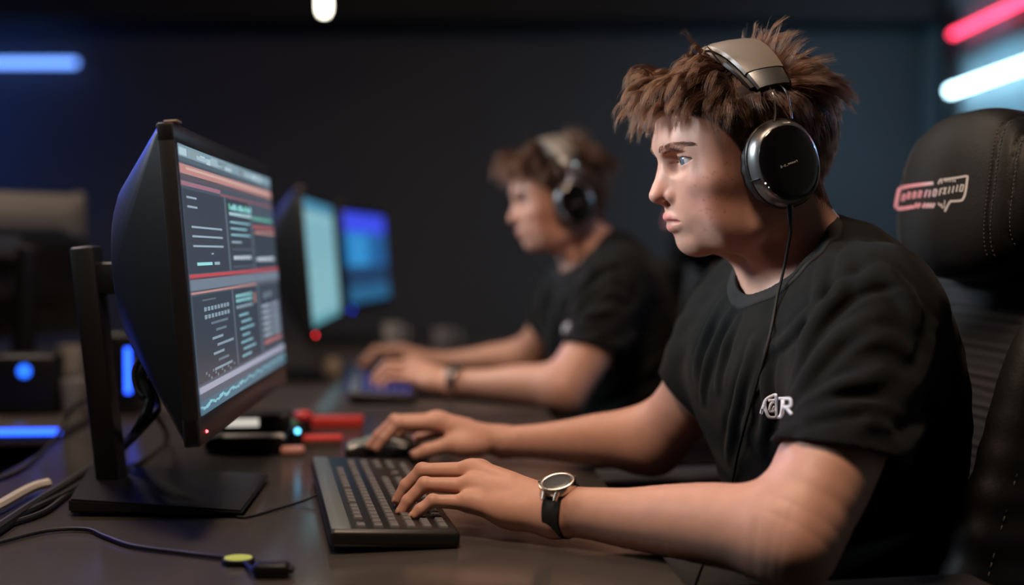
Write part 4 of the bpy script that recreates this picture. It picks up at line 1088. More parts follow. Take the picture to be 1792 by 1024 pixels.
def main_screen(par):
    r = np.random.default_rng(17); I = []
    bg = lin(72, 84, 98); dk = lin(56, 66, 78); pale = lin(150, 172, 188); cy = lin(150, 220, 226); pk = lin(188, 136, 132); rd = lin(190, 76, 86); ln_ = lin(104, 116, 128)
    add = lambda *a: I.append(a)
    add(0, 0, 1, .045, lin(124, 152, 166)); add(0, .045, 1, .062, lin(84, 100, 112)); add(.0, .072, 1, .108, pk); add(.05, .080, .95, .090, lin(206, 172, 164)); add(0, .112, 1, .128, lin(92, 84, 92)); add(0, .135, .34, .152, lin(158, 112, 128)); add(.34, .150, 1, .160, lin(140, 88, 98))
    for k in range(22):
        s = r.uniform(0, .9); add(s, r.uniform(.005, .03), s + r.uniform(.03, .10), r.uniform(.032, .044), lin(*(np.array([170, 195, 205]) * r.uniform(.7, 1.1)).clip(0, 255)))
    add(0, .165, .365, .478, dk); add(.385, .165, .655, .478, dk); add(.675, .255, 1, .478, dk)
    for s in (.372, .664): add(s, .16, s + .007, .478, ln_)
    for t in (.19, .225, .30, .335, .372): 
        a = .05 if t > .28 else .03; add(a, t, a + (.27 if t > .28 else .08), t + .0075, pale)
    add(.20, .402, .22, .408, pale); add(.07, .438, .20, .450, cy); add(.22, .438, .27, .450, pale)
    # headline blocks in the middle panel
    for k in range(12):
        s = .41 + k * .022; add(s, .185 + .010 * (k % 3 == 1), s + .016, .212, cy if k % 4 else lin(96, 190, 160)); add(s, .222, s + .018, .236, lin(176, 214, 222))
    for k in range(8): add(.70 + k * .035, .225 + .006 * (k % 2), .725 + k * .035, .240, lin(104, 196, 170))
    add(.68, .268, .99, .282, lin(176, 96, 98)); add(.70, .296, .99, .308, pk)
    for t in (.262, .290, .318): add(.41, t, .41 + r.uniform(.18, .24), t + .008, lin(140, 190, 204))
    add(.41, .350, .52, .358, pale); add(.41, .385, .64, .388, ln_); add(.41, .462, .64, .465, ln_)
    for k in range(7): add(.42 + k * .030, .415, .441 + k * .030, .432, lin(190, 204, 214))
    add(.70, .425, .95, .442, lin(186, 202, 212))
    add(0, .482, 1, .494, rd); add(0, .496, 1, .500, lin(120, 60, 70)); add(0, .502, 1, .542, lin(112, 126, 142)); add(.36, .502, .366, .542, dk); add(.66, .502, .666, .542, dk); add(0, .548, .66, .556, pk); add(.67, .548, 1, .556, lin(100, 96, 108))
    add(.0, .562, .36, .885, dk); add(.375, .562, .66, .885, dk); add(.69, .562, .985, .885, lin(60, 70, 82))
    for s in (.366, .672): add(s, .56, s + .006, .885, ln_)
    add(.08, .580, .20, .586, ln_)
    for t in (.610, .640):
        for k in range(8): add(.09 + k * .030, t, .112 + k * .030, t + .016, pale)
    for t in (.585, .606, .634):
        for k in range(7): add(.40 + k * .028, t, .423 + k * .028, t + .014, cy if t < .62 else pale)
    add(.615, .590, .635, .640, lin(200, 140, 130))
    for k, t in enumerate(np.arange(.672, .872, .030)):
        a = .14 + .04 * (k % 2); add(a, t, a + .10 + .06 * (k % 3 == 0), t + .010, pale); add(.42 + .02 * (k % 2), t + .002, .53 + .03 * (k % 3), t + .012, lin(140, 196, 210))
    for k in range(14): s = .06 + .02 * k; add(s, .852 + .012 * (k % 3), s + .012, .862 + .012 * (k % 3), lin(120, 140, 152))
    add(.74, .60, .80, .632, lin(110, 126, 140)); add(.82, .60, .86, .625, lin(140, 150, 160))
    for k, t in enumerate(np.arange(.660, .830, .029)): add(.71, t, .825, t + .016, lin(176, 188, 204)); add(.84, t, .965, t + .016, lin(158, 170, 188))
    add(.71, .838, .965, .856, lin(196, 118, 118))
    add(0, .898, 1, .922, lin(158, 164, 184)); add(0, .922, 1, .950, lin(74, 92, 108)); add(0, .950, 1, 1, lin(62, 108, 128))
    for k in range(70):
        s = k / 70; t = .968 - .014 * s + .010 * math.sin(k * .9) * r.uniform(.2, 1); add(s, t, s + .017, t + .006 + .010 * r.uniform() * (s < .4), lin(142, 204, 218))
    return screen_mesh(I, par, bg)
def pale_screen(par):
    I = [(0, 0, 1, .07, lin(70, 132, 164)), (0, .07, 1, .10, lin(96, 150, 168)), (.04, .16, .96, .47, lin(128, 178, 190)), (0, .50, 1, .515, lin(92, 136, 148)), (.0, .93, 1, 1, lin(96, 156, 168))]
    for t in np.arange(.20, .90, .06): I.append((.08, t, .92, t + .012, lin(112, 162, 174)))
    return screen_mesh(I, par, lin(134, 184, 194))
def blue_screen(par):
    I = [(0, 0, 1, .22, lin(62, 78, 236)), (0, .22, .55, .60, lin(30, 128, 196)), (.55, .22, 1, .60, lin(34, 92, 150)), (0, .60, 1, .82, lin(30, 60, 96)), (0, .82, 1, 1, lin(40, 96, 136))]
    for t in (.30, .38, .46, .54): I.append((.1, t, .5, t + .02, lin(90, 170, 220)))
    return screen_mesh(I, par, lin(30, 66, 110))
def dark_screen(par): return screen_mesh([], par, (.001, .001, .0012))
SB = desk(250, 872)      # foot of the stand
def build_monitor(screen, label, root_loc=None):
    """root at the foot of the stand; the panel hangs on a frame of its own inside the parts"""
    o = empty('monitor', (SB[0], SB[1], DESK_Z)); tag(o, label, 'monitor', 'monitors on the desks')
    T = Matrix.Translation(-Vector((SB[0], SB[1], DESK_Z)))
    P = T @ frame(MC, MX, MY, MZ)
    hw_, hh = MW / 2, MH / 2
    mb = MB()
    b = .008; bt = .021; bb = .031
    # front frame: four bars, deep 18 mm
    mb.box(P @ Vector((-.009, 0, hh - bt / 2)), (.018, MW, bt), rot=P.to_3x3(), bevel=.0025)
    mb.box(P @ Vector((-.009, 0, -hh + bb / 2)), (.018, MW, bb), rot=P.to_3x3(), bevel=.0025)
    for s in (1, -1): mb.box(P @ Vector((-.009, s * (hw_ - b / 2), .0)), (.0178, b, MH - .001), rot=P.to_3x3(), bevel=.0025)
    mb.box(P @ Vector((-.011, 0, .004)), (.012, MW - .012, MH - .04), rot=P.to_3x3())
    bez = mb.build('bezel', M['bezel'], o)
    # back shell: tapered, rounded housing
    mb = MB(); rings = []
    for x, iy, it, ib, r in ((-.0165, .003, .003, .003, .008), (-.020, .005, .004, .005, .010), (-.088, .054, .048, .088, .115), (-.0925, .064, .058, .098, .11), (-.096, .085, .078, .118, .10), (-.0965, .12, .11, .15, .06)):
        w, h = MW - 2 * iy, MH - it - ib; cz = (ib - it) / 2
        rings.append([mb.bm.verts.new(P @ Vector((x, y, z + cz))) for y, z in rrect(w, h, min(r, h * .49), 8)])
    for A, B in zip(rings, rings[1:]):
        n = len(A)
        for j in range(n): mb.bm.faces.new((A[j], A[(j + 1) % n], B[(j + 1) % n], B[j]))
    mb.bm.faces.new(rings[0][::-1]); mb.bm.faces.new(rings[-1])
    sh = mb.build('back_shell', M['plastic_sat'], o, angle=30)
    mb = MB()
    for k in range(9): mb.box(P @ Vector((-.0955, -.12 + .03 * k, hh - .100)), (.003, .020, .003), rot=P.to_3x3())
    mb.build('vent', M['hp_black'], sh)
    sc = screen(o); sc.matrix_parent_inverse = Matrix.Identity(4); sc.matrix_local = P
    mb = MB(); mb.ball(P @ Vector((.0006, -hw_ + .030, -hh + .012)), .0016, 10, 6); mb.build('power_light', M['led_red'], bez)
    mb = MB(); mb.box(P @ Vector((-.003, -hw_ + .012, hh + .0008)), (.014, .022, .0022), rot=P.to_3x3(), bevel=.0008); mb.build('top_clip', M['beige'], bez)
    # wedge foot
    mb = MB(); pts = [T @ Vector(desk(*p)) for p in ((120, 905), (424, 908), (472, 842), (160, 838))]
    th_ = [.021, .0095, .0095, .021]; lo = [mb.bm.verts.new(p + Vector((0, 0, .0045))) for p in pts]; hi = [mb.bm.verts.new(p + Vector((0, 0, t))) for p, t in zip(pts, th_)]
    mb.bm.faces.new(lo[::-1]); mb.bm.faces.new(hi)
    for i in range(4): mb.bm.faces.new((lo[i], lo[(i + 1) % 4], hi[(i + 1) % 4], hi[i]))
    bmesh.ops.bevel(mb.bm, geom=mb.bm.edges[:], offset=.0025, segments=2, affect='EDGES')
    bs = mb.build('base', M['plastic_sat'], o)
    q = sum(pts, Vector()) / 4
    for p in pts: mb = MB(); mb.cyl(q + (p - q) * .82, q + (p - q) * .82 + Vector((0, 0, .006)), .008, seg=14); mb.build('foot', M['wheel'], bs)
    # post, arm and mounting plate
    p0, p1 = T @ Vector(at(197, 866, 1.545)), T @ Vector(at(150, 432, 1.545)); p0.z = .012
    d = (p1 - p0); zax = d.normalized(); yax = Vector(MY); yax = (yax - zax * yax.dot(zax)).normalized(); xax = yax.cross(zax)
    RR = Matrix((xax, yax, zax)).transposed()
    mb = MB(); mb.box((p0 + p1) / 2, (.030, .042, d.length), rot=RR, bevel=.004); post = mb.build('post', M['plastic'], o)
    am = T @ Vector(at(160, 487, 1.545)); bk = P @ Vector((-.096, 0, 0)); bk = Vector((bk.x, am.y, am.z))
    mb = MB(); mb.box((am + bk) / 2, (abs(bk.x - am.x) + .010, .036, .040), bevel=.004); mb.build('arm', M['plastic'], o)
    mb = MB(); c = Vector((0, (P.inverted() @ am).y, (P.inverted() @ am).z - .01)); mb.box(P @ Vector((-.099, c.y, c.z)), (.012, .10, .135), rot=P.to_3x3(), bevel=.004); mb.build('mounting_plate', M['mount'], o)
    return o
def shift(o, dx, dy, dz=0): o.location = (o.location.x + dx, o.location.y + dy, o.location.z + dz)
# ------------------------------------------------------------------ keyboard, mouse
KNL, KFL, KNR, KFR = desk(573, 962), desk(552, 828), desk(806, 958), desk(708, 828)
KC = (KNL + KFL + KNR + KFR) / 4 + np.array([.002, -.010, 0])
KY = (KFL + KFR - KNL - KNR); KLEN = np.linalg.norm(KY) / 2; KY = KY / np.linalg.norm(KY)
KX = np.array([KY[1], -KY[0], 0.0])                     # towards the user
KWID = abs(((KNR + KFR - KNL - KFL) / 2) @ KX)
K_ROWS = [[1, -1, 1, 1, 1, 1, -.5, 1, 1, 1, 1, -.5, 1, 1, 1, 1, -.25, 1, 1, 1],
          [1] * 13 + [2, -.25, 1, 1, 1, -.25, 1, 1, 1],
          [1.5] + [1] * 12 + [1.5, -.25, 1, 1, 1, -.25, 1, 1, 1],
          [1.75] + [1] * 11 + [2.25, -3.5, 1, 1, 1],
          [2.25] + [1] * 10 + [2.75, -1.25, 1, -1.25, 1, 1, 1],
          [1.25, 1.25, 1.25, 6.25, 1.25, 1.25, 1.25, 1.25, -.25, 1, 1, 1, -.25, 2, -0.0]]
def build_keyboard(label, key_mat, single=False):
    o = empty('keyboard', (KC[0], KC[1], DESK_Z), math.atan2(KX[1], KX[0])); tag(o, label, 'keyboard', 'keyboards on the desks')
    W, L = KWID * 1.05, KLEN * 1.03; w2, l2 = W / 2, L / 2
    tl = math.radians(3.5)                               # rear edge (towards the screen) a little higher
    R = Matrix.Rotation(tl, 4, 'Y'); top = lambda x: .0145 - math.tan(tl) * x
    mb = MB(); mb.box((0, 0, .0095 + .0035), (W, L, .019), rot=R.to_3x3(), bevel=.006, seg=4); case = mb.build('case', M['kb'], o)
    mb = MB(); mb.box((-w2 + .0125, 0, top(-w2) + .0058), (.021, L - .012, .004), rot=R.to_3x3(), bevel=.0018); mb.build('rear_rim', M['kb_rim'], case)
    mb = MB(); mb.box((-w2 + .012, -l2 + .03, .0035), (.014, .03, .007), bevel=.002); mb.box((-w2 + .012, l2 - .03, .0035), (.014, .03, .007), bevel=.002); mb.box((w2 - .012, 0, .002), (.012, L - .06, .004), bevel=.001); mb.build('rubber_feet', M['wheel'], case)
    unit = (L - .022) / 22.5; x0 = -w2 + .0255; pitch = (W - .033) / 6
    meshes = {}; n = 0; allk = MB() if single else None
    for r, row in enumerate(K_ROWS):
        y = -l2 + .011; x = x0 + pitch * (r + .5) + (0 if r else -.001)
        for u in row:
            if u < 0: y += -u * unit; continue
            if u == 0: continue
            wy = u * unit - .0040; wx = pitch - .0056
            c = (x, y + u * unit / 2, top(x) + .0030)
            y += u * unit
            def cap(mb, M4):
                v0 = [mb.bm.verts.new(M4 @ Vector((sx * wx / 2, sy * wy / 2, 0))) for sx, sy in ((-1, -1), (1, -1), (1, 1), (-1, 1))]
                rings = [v0]
                for ins, z in ((.0004, .0035), (.0016, .0072), (.0024, .0079), (.0036, .0077)):
                    rings.append([mb.bm.verts.new(M4 @ Vector((sx * (wx / 2 - ins), sy * (wy / 2 - ins), z))) for sx, sy in ((-1, -1), (1, -1), (1, 1), (-1, 1))])
                for A, B in zip(rings, rings[1:]):
                    for j in range(4): mb.bm.faces.new((A[j], A[(j + 1) % 4], B[(j + 1) % 4], B[j]))
                mb.bm.faces.new(v0[::-1]); mb.bm.faces.new(rings[-1])
            if single:
                cap(allk, Matrix.Translation(c) @ R); continue
            if u not in meshes:
                mb = MB(); cap(mb, Matrix.Identity(4)); k = mb.build('key', key_mat, o, angle=30); meshes[u] = k.data
            else:
                k = bpy.data.objects.new('key', meshes[u]); COL.objects.link(k); k.parent = o
            k.location = c; k.rotation_euler = (0, tl, 0); n += 1
    if single: allk.build('keys', key_mat, o, angle=30)
    return o
def build_mouse(c, rz, label):
    o = empty('computer_mouse', c, rz); tag(o, label, 'mouse')
    L, W, H = .122, .066, .037
    def prof(t):      # t 0 front .. 1 back : half width, height
        w = W / 2 * (.80 + .20 * math.cos(2 * PI * (t - .75)) ) * min(1, (t / .06 + .25)) ** .5 * min(1, ((1 - t) / .10 + .05)) ** .5
        h = H * (.42 + .58 * math.sin(PI * min(1, t * .80 + .12)) ** .9) * min(1, (1 - t) / .22 + .12) ** .6
        return w, h
    def shell(mb, t0, t1, a0, a1, grow, n=22, m=18):
        rings = []
        for i in range(n + 1):
            t = t0 + (t1 - t0) * i / n; w, h = prof(t); x = L / 2 - t * L
            rings.append([mb.bm.verts.new((x, (w + grow) * math.cos(a) * (abs(math.cos(a)) ** -.25 if abs(math.cos(a)) > .05 else 1.6), .001 + (h + grow) * max(0, math.sin(a)) ** .75)) for a in [a0 + (a1 - a0) * j / m for j in range(m + 1)]])
        for A, B in zip(rings, rings[1:]):
            for j in range(m): mb.bm.faces.new((A[j], A[j + 1], B[j + 1], B[j]))
        return rings
    mb = MB(); rg = shell(mb, 0.0, 1.0, .0, PI, 0, 34, 26)
    mb.bm.faces.new(rg[0]); mb.bm.faces.new(rg[-1][::-1]); mb.bm.faces.new([r[0] for r in rg] + [r[-1] for r in rg[::-1]])
    body = mb.build('body', M['mouse'], o)
    for a0, a1, nm in ((.62, 1.50, 'button'), (1.64, 2.52, 'button')):
        mb = MB(); shell(mb, .02, .44, a0, a1, .0011, 18, 12); b = mb.build(nm, M['mouse_sheen'], o); s = b.modifiers.new('t', 'SOLIDIFY'); s.thickness = .0018; s.offset = -1  # cyan screen reflection painted into the button colour
    mb = MB(); w, h = prof(.20); mb.cyl((L / 2 - .20 * L, -.0035, h - .002), (L / 2 - .20 * L, .0035, h - .002), .0075, seg=24); mb.build('scroll_wheel', M['wheel'], o)
    return o
# ------------------------------------------------------------------ desks and room
RD = np.array([-.078, 1.0, 0]); RD /= np.linalg.norm(RD); RP = np.array([RD[1], -RD[0], 0])      # along the row / towards the users
EDGE0 = desk(1122, 924); 
def desk_pt(s, w): return EDGE0 + RD * s + RP * w        # s metres along the row from y~1.36, w from the front edge (negative = towards the screens)
def build_desk(s0, s1, w0, w1, label, led=None, skew=0.0):
    a = desk_pt((s0 + s1) / 2, (w0 + w1) / 2)
    o = empty('desk', (a[0], a[1], 0), math.atan2(RP[1], RP[0])); tag(o, label, 'desk', 'dark desks in the rows')
    W, L = w1 - w0, s1 - s0
    mb = MB(); mb.box((0, 0, DESK_Z - .014), (W, L, .028), bevel=.003); t = mb.build('tabletop', M['desk'], o)
    for sy in (-1, 1):
        for sx in (-1, 1):
            mb = MB(); mb.box((sx * (W / 2 - .06), sy * (L / 2 - .06), (DESK_Z - .028) / 2), (.05, .05, DESK_Z - .028), bevel=.004); mb.build('leg', M['metal_black'], o)
        mb = MB(); mb.box((0, sy * (L / 2 - .06), DESK_Z - .052), (W - .12, .04, .048), bevel=.003); mb.build('crossbar', M['metal_black'], o)
    return o
E0x = EDGE0
REAR_W = float((desk(60, 797) - EDGE0) @ RP)
FLOOR_Z, CEIL_Z, BACK_Y = 0.0, 2.75, 5.6
RIGHT_X = (1612 - 896) / 2130 * BACK_Y
LEFT_X = -4.2
def slab(name, c, s, m, bevel=0.0):
    mb = MB(); mb.box(c, s, bevel=bevel); o = mb.build(name, m, smooth=False); tag(o, kind='structure'); return o
def build_room():
    slab('floor', ((RIGHT_X + LEFT_X) / 2, 2.0, -.05), (RIGHT_X - LEFT_X + .4, 8.2, .1), M['floor'])
    slab('ceiling', ((RIGHT_X + LEFT_X) / 2, 2.0, CEIL_Z + .05), (RIGHT_X - LEFT_X + .4, 8.2, .1), M['ceiling'])
    slab('wall_back', ((RIGHT_X + LEFT_X) / 2, BACK_Y + .05, CEIL_Z / 2), (RIGHT_X - LEFT_X + .4, .1, CEIL_Z), M['wall'])
    slab('wall_left', (LEFT_X - .05, 2.0, CEIL_Z / 2), (.1, 8.2, CEIL_Z), M['wall'])
    slab('wall_right', (RIGHT_X + .05, 2.0, CEIL_Z / 2), (.1, 8.2, CEIL_Z), M['wall2'])
    slab('wall_front', ((RIGHT_X + LEFT_X) / 2, -2.05, CEIL_Z / 2), (RIGHT_X - LEFT_X + .4, .1, CEIL_Z), M['wall'])
    slab('baseboard_back', ((RIGHT_X + LEFT_X) / 2, BACK_Y - .01, .05), (RIGHT_X - LEFT_X, .02, .1), M['metal_black'])
    slab('trim_1', ((RIGHT_X + LEFT_X) / 2, BACK_Y - .16, (2.035 + CEIL_Z) / 2), (RIGHT_X - LEFT_X, .32, CEIL_Z - 2.035), M['ceiling'])
    slab('trim_2', (RIGHT_X - .03, BACK_Y - .42, 1.02), (.06, .08, 2.03), M['metal_black'])
    # panel frame on the right wall: rails and a stile
    for k, (y0, y1, z) in enumerate(((1.4, BACK_Y - .5, 1.86), (1.4, BACK_Y - .5, .9))): slab('trim_%d' % (3 + k), (RIGHT_X - .012, (y0 + y1) / 2, z), (.024, y1 - y0, .05), M['wall'])
def tube(a, b, r, glow, name, label, cat='light tube', hs='metal_black', off=None, gap=.06):
    a, b = Vector(a), Vector(b); c = (a + b) / 2; o = empty(name, c); tag(o, label, cat)
    d = (b - a).normalized(); mb = MB(); n = 8
    pts = [a - c + d * (r * (1 - math.cos(PI / 2 * k / n)) - 0) for k in range(n)] + [b - c - d * r * (1 - math.sin(PI / 2 * (k + 1) / n)) for k in range(-0, n)]
    rr = [max(.15 * r, r * math.sin(PI / 2 * k / n)) for k in range(n)] + [max(.15 * r, r * math.cos(PI / 2 * (k + 1) / n)) for k in range(n)]
    mb.sweep(pts, rr, 16); mb.build('glowing_tube', M[glow], o)
    off = Vector(off)
    for t in (-.42, 0, .42):
        mb = MB(); mb.box(off * (gap / 2 + .001) + d * (b - a).length * t, tuple(abs(x) * .030 + (1 - abs(x)) * .014 + abs(off[i]) * (gap - .012) for i, x in enumerate(d)), bevel=.002); mb.build('bracket', M[hs], o)
    return o
def build_lights():
    y = BACK_Y - .07
    zb = at(70, 110, y)[2]
    tube((-3.6, y, zb), (at(136, 110, y)[0], y, zb), .016, 'tube_blue', 'blue_tube_light', 'blue glowing tube light on the dark back wall at the left edge', off=(0, 1, 0), gap=.07)
    x = RIGHT_X - .06
    on_x = lambda u, v: (lambda r: r * (x / r[0]) + np.array([0, 0, CAMZ]))(ray(u, v))
    r0, r1 = on_x(1622, 76), on_x(1792, 8); zr = (r0[2] + r1[2]) / 2
    tube((x, 2.2, zr), (x, min(r0[1], BACK_Y - .52), zr), .013, 'tube_red', 'red_tube_light', 'red glowing tube light high on the right wall, above the white one', off=(1, 0, 0))
    w0, w1 = on_x(1634, 163), on_x(1792, 122); zw = (w0[2] + w1[2]) / 2
    tube((x, 2.0, zw), (x, min(w0[1], BACK_Y - .5), zw), .019, 'tube_white', 'white_tube_light', 'cool white glowing tube light on the right wall below the red one', off=(1, 0, 0))
    p = at(567, 12, 3.5)
    o = empty('pendant_lamp', (p[0], p[1], p[2])); tag(o, 'small capsule-shaped pendant lamp glowing warm white at the top of the view', 'lamp')
    mb = MB(); mb.lathe([(.002, -.026), (.008, -.0245), (.013, -.020), (.016, -.013), (.0168, -.005), (.0168, .09), (.014, .10), (.012, .102)], None, 24); mb.build('glowing_glass', M['pendant'], o)
    mb = MB(); mb.cyl((0, 0, .10), (0, 0, .16), .015, .010, 20); mb.build('cap', M['metal_black'], o)
    mb = MB(); mb.cyl((0, 0, .155), (0, 0, CEIL_Z - p[2]), .0025, seg=8); mb.build('cord', M['cable'], o)
def lamp(kind, name, loc, energy, col, size=.5, target=None, sy=None):
    d = bpy.data.lights.new(name, kind); d.energy = energy; d.color = col
    if kind == 'AREA':
        d.size = size
        if sy: d.shape = 'RECTANGLE'; d.size_y = sy
    elif kind in ('POINT', 'SPOT'): d.shadow_soft_size = size
    o = bpy.data.objects.new(name, d); COL.objects.link(o); o.location = loc
    if target is not None: o.rotation_euler = (Vector(target) - Vector(loc)).to_track_quat('-Z', 'Y').to_euler()
    return o
# ------------------------------------------------------------------ things on the desks
def cable(name, label, pts, r, m, parent=None, cat='cable', group=None, n=8):
    P = smooth_path(pts, n); c = Vector(P[0]) if parent is None else Vector((0, 0, 0))
    mb = MB(); mb.sweep([Vector(p) - c for p in P], r, 8); o = mb.build(name, m, parent)
    if parent is None: o.location = c; tag(o, label, cat, group or 'cables behind the near monitor')
    return o
def dz(u, v, h): return on_z(u, v, DESK_Z + h)
def single(name, label, cat, loc, rz=0.0, group=None):
    o = empty(name, loc, rz); return tag(o, label, cat, group)
RZ = math.atan2(RP[1], RP[0])
def build_clutter():
    # two black boxes, one on the other, under the near screen
    a = desk(437, 797); a = a + RD * .045
    o = single('black_case', 'wide black electronics case lying on the desk under the near monitor, lower of two', 'device', a, RZ)
    mb = MB(); mb.box((0, 0, .0155), (.104, .085, .029), bevel=.005, seg=3); body = mb.build('body', M['plastic'], o)
    mb = MB(); mb.box((.005, -.0410, .0288), (.088, .007, .0022), rot=Matrix.Rotation(math.radians(35), 3, 'X'), bevel=.0006); mb.build('edge_highlight', M['cable_white'], body)  # pale strip painted in as the highlight along the top edge
    mb = MB(); mb.ball((.049, -.0430, .0265), .0026, 10, 6); mb.build('button', M['white'], body)
    mb = MB(); mb.cyl((-.056, -.036, .013), (-.056, .03, .013), .0125, seg=20); mb.build('rounded_side', M['plastic'], body)
    mb = MB(); mb.box((0, 0, .0008), (.09, .07, .0016)); mb.build('feet', M['wheel'], body)
    p = a + RD * .012 + np.array([.004, 0, .0302])
    o = single('adapter_box', 'small black box with a glow-painted white label, lying on top of the wider black case', 'device', p, RZ + .05)
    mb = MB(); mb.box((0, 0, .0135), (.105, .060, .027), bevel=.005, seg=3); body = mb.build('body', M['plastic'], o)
    mb = MB(); mb.box((-.020, -.0303, .0155), (.050, .0016, .0125), bevel=.0006); mb.build('glowing_label', M['label_glow'], body)  # plain white label; its brightness is put in as emission
    # hub with green cap and cyan light
    h = desk(508, 792) + RD * .05
    o = single('usb_hub', 'small black hub with a green cap and a cyan light beside the black boxes', 'device', h, RZ)
    mb = MB(); mb.box((0, 0, .019), (.030, .045, .037), bevel=.009, seg=4); body = mb.build('body', M['plastic'], o)
    mb = MB(); mb.ball((-.004, -.004, .037), (.0135, .016, .009), 20, 10); mb.build('cap', M['green'], body)
    mb = MB(); mb.ball((.0085, -.0225, .0285), .0038, 12, 8); mb.build('light', M['led_cyan'], body)
    mb = MB(); mb.box((-.010, -.0225, .031), (.011, .002, .009), bevel=.0006); mb.build('label', M['white'], body)
    e = desk(512, 796)
    o = tag(link('eraser', (lambda mb: (mb.box((0, 0, .0065), (.036, .020, .013), bevel=.005, seg=3), mb)[1])(MB()).build('tmp', M['pink']).data), 'small flat pink eraser in front of the hub', 'eraser'); o.location = e; o.rotation_euler = (0, 0, .15)
    bpy.data.objects.remove(bpy.data.objects['tmp'])
    # red things
    r = desk(590, 747)
    o = single('red_box', 'flat bright red box behind the mouse, farther of the two red items', 'box', r, RZ - .02)
    mb = MB(); mb.box((0, 0, .009), (.090, .034, .017), bevel=.002); body = mb.build('body', M['red'], o)
    mb = MB(); mb.box((0, 0, .0008), (.082, .030, .0016)); mb.build('feet', M['plastic'], body)
    r = desk(556, 779)
    o = single('red_notebook', 'thin notebook with a red cover and brown back lying left of the mouse', 'notebook', r, RZ + .04)
    mb = MB(); mb.box((0, 0, .0045), (.074, .036, .009), bevel=.0015); mb.build('pages', M['brown'], o)
    mb = MB(); mb.box((0, 0, .0115), (.076, .038, .005), bevel=.0015); mb.build('cover', M['red'], o)
    r = desk(531, 756)
    o = single('lidded_pot', 'little dark pot with a round red lid at the near monitor\'s corner', 'pot', r)
    mb = MB(); mb.lathe([(.0125, 0), (.0135, .002), (.0135, .020), (.013, .022)], None, 24); mb.build('pot', M['plastic'], o)
    mb = MB(); mb.lathe([(.0145, .0215), (.0158, .024), (.0158, .030), (.0120, .0345), (.004, .036)], None, 24); mb.build('lid', M['red_gloss'], o)
    # plug lying in the very foreground with a yellow-green light
    g = desk(468, 1011)
    o = single('usb_plug', 'black plug with a glowing yellow-green oval at the bottom edge of the view', 'plug', g, math.radians(180))
    mb = MB(); mb.box((-.004, 0, .0075), (.034, .018, .014), bevel=.004, seg=3); body = mb.build('body', M['plastic'], o)
    mb = MB(); mb.box((-.022, 0, .0075), (.006, .012, .0055), bevel=.0006); mb.build('tip', M['hp_black'], o)
    q = desk(417, 988) - g; qx, qy = -q[0], -q[1]
    mb = MB(); mb.lathe([(.0150, 0), (.0165, .002), (.0160, .0058), (.013, .0068)], Matrix.Translation((qx, qy, 0)) @ Matrix.Diagonal((1, .8, 1, 1)), 32); di = mb.build('cable_joint', M['plastic'], o)
    mb = MB(); mb.lathe([(.0136, .0066), (.0136, .0074), (.010, .0078), (.003, .0079)], Matrix.Translation((qx, qy, 0)) @ Matrix.Diagonal((1, .8, 1, 1)), 32); mb.build('oval_light', M['led_yg'], di)
    pts = [np.array([.013, 0, .006]), np.array([qx, qy, .004])] + [(lambda p: np.array([-(p[0] - g[0]), -(p[1] - g[1]), .0035]))(desk(*p)) for p in ((330, 975), (235, 962), (185, 945), (150, 932), (80, 935), (-20, 960))]
    mb = MB(); mb.sweep([Vector(p) for p in smooth_path(pts, 8)], .0024, 8); mb.build('cord', M['cable'], o)
    # cable bundle behind the near screen
    cable('cable', 'thick black cable dropping from the near monitor\'s back and running to the lower left corner', [at(285, 600, 1.48), at(250, 655, 1.51), at(262, 700, 1.50), at(245, 745, 1.50), dz(205, 790, .012), dz(120, 846, .007), dz(50, 890, .007), dz(-40, 950, .007)], .0066, M['cable'])
    cable('cable', 'black cable crossing in front of the monitor post and curving to the left', [at(290, 600, 1.52), at(256, 650, 1.55), at(275, 705, 1.54), at(262, 735, 1.52), dz(180, 818, .010), dz(118, 862, .006), dz(30, 905, .006), dz(-40, 940, .006)], .0050, M['cable'])
    cable('cable', 'thin black cable lying behind the monitor foot towards its left side', [at(292, 600, 1.60), at(260, 655, 1.62), at(268, 715, 1.64), dz(292, 768, .008), dz(240, 812, .004), dz(170, 838, .0045), dz(120, 866, .004), dz(70, 900, .004), dz(-30, 930, .004)], .0038, M['cable'])
    cable('cable', 'short looped black cable hanging under the left end of the near monitor', [at(280, 590, 1.53), at(238, 640, 1.52), at(240, 682, 1.51), at(256, 694, 1.50), at(262, 660, 1.53), at(290, 600, 1.56)], .0042, M['cable'])
    cable('cable', 'thick pale cable lying at the left edge of the near desk', [dz(84, 846, .012), dz(60, 852, .012), dz(35, 864, .012), dz(0, 884, .011), dz(-60, 915, .010)], .0066, M['cable_white'])
    cable('cable', 'thin black cable rising at the rear desk edge behind the monitor post', [at(155, 700, 1.95), at(130, 712, 1.98), at(112, 740, 2.0), dz(90, 775, .005), dz(40, 820, .004), dz(-30, 850, .004)], .0032, M['cable'])
    # small round things beyond, seen out of focus
    for (u, v, Y, nm, lb, r, h, m_) in ((686, 590, 3.75, 'cup', 'pale round cup far back on the second desk beside the blue light', .030, .075, 'cup'), (775, 594, 3.80, 'cup', 'grey cup far back on the second desk, right of the paler cup', .036, .055, 'grey')):
        c = on_z(u, v, DESK_Z); c = desk_far(u, Y); o = single(nm, lb, 'cup', c, 0, 'cups on the desks')
        mb = MB(); mb.lathe([(r * .78, 0), (r * .82, .002), (r, h), (r * .93, h - .001), (r * .74, .006)], None, 32); mb.build('bowl', M[m_], o)
        mb = MB(); mb.sweep(smooth_path([(r * .9, 0, h * .8), (r * 1.5, 0, h * .75), (r * 1.55, 0, h * .4), (r * .85, 0, h * .22)], 6), .004, 8); mb.build('handle', M[m_], o)
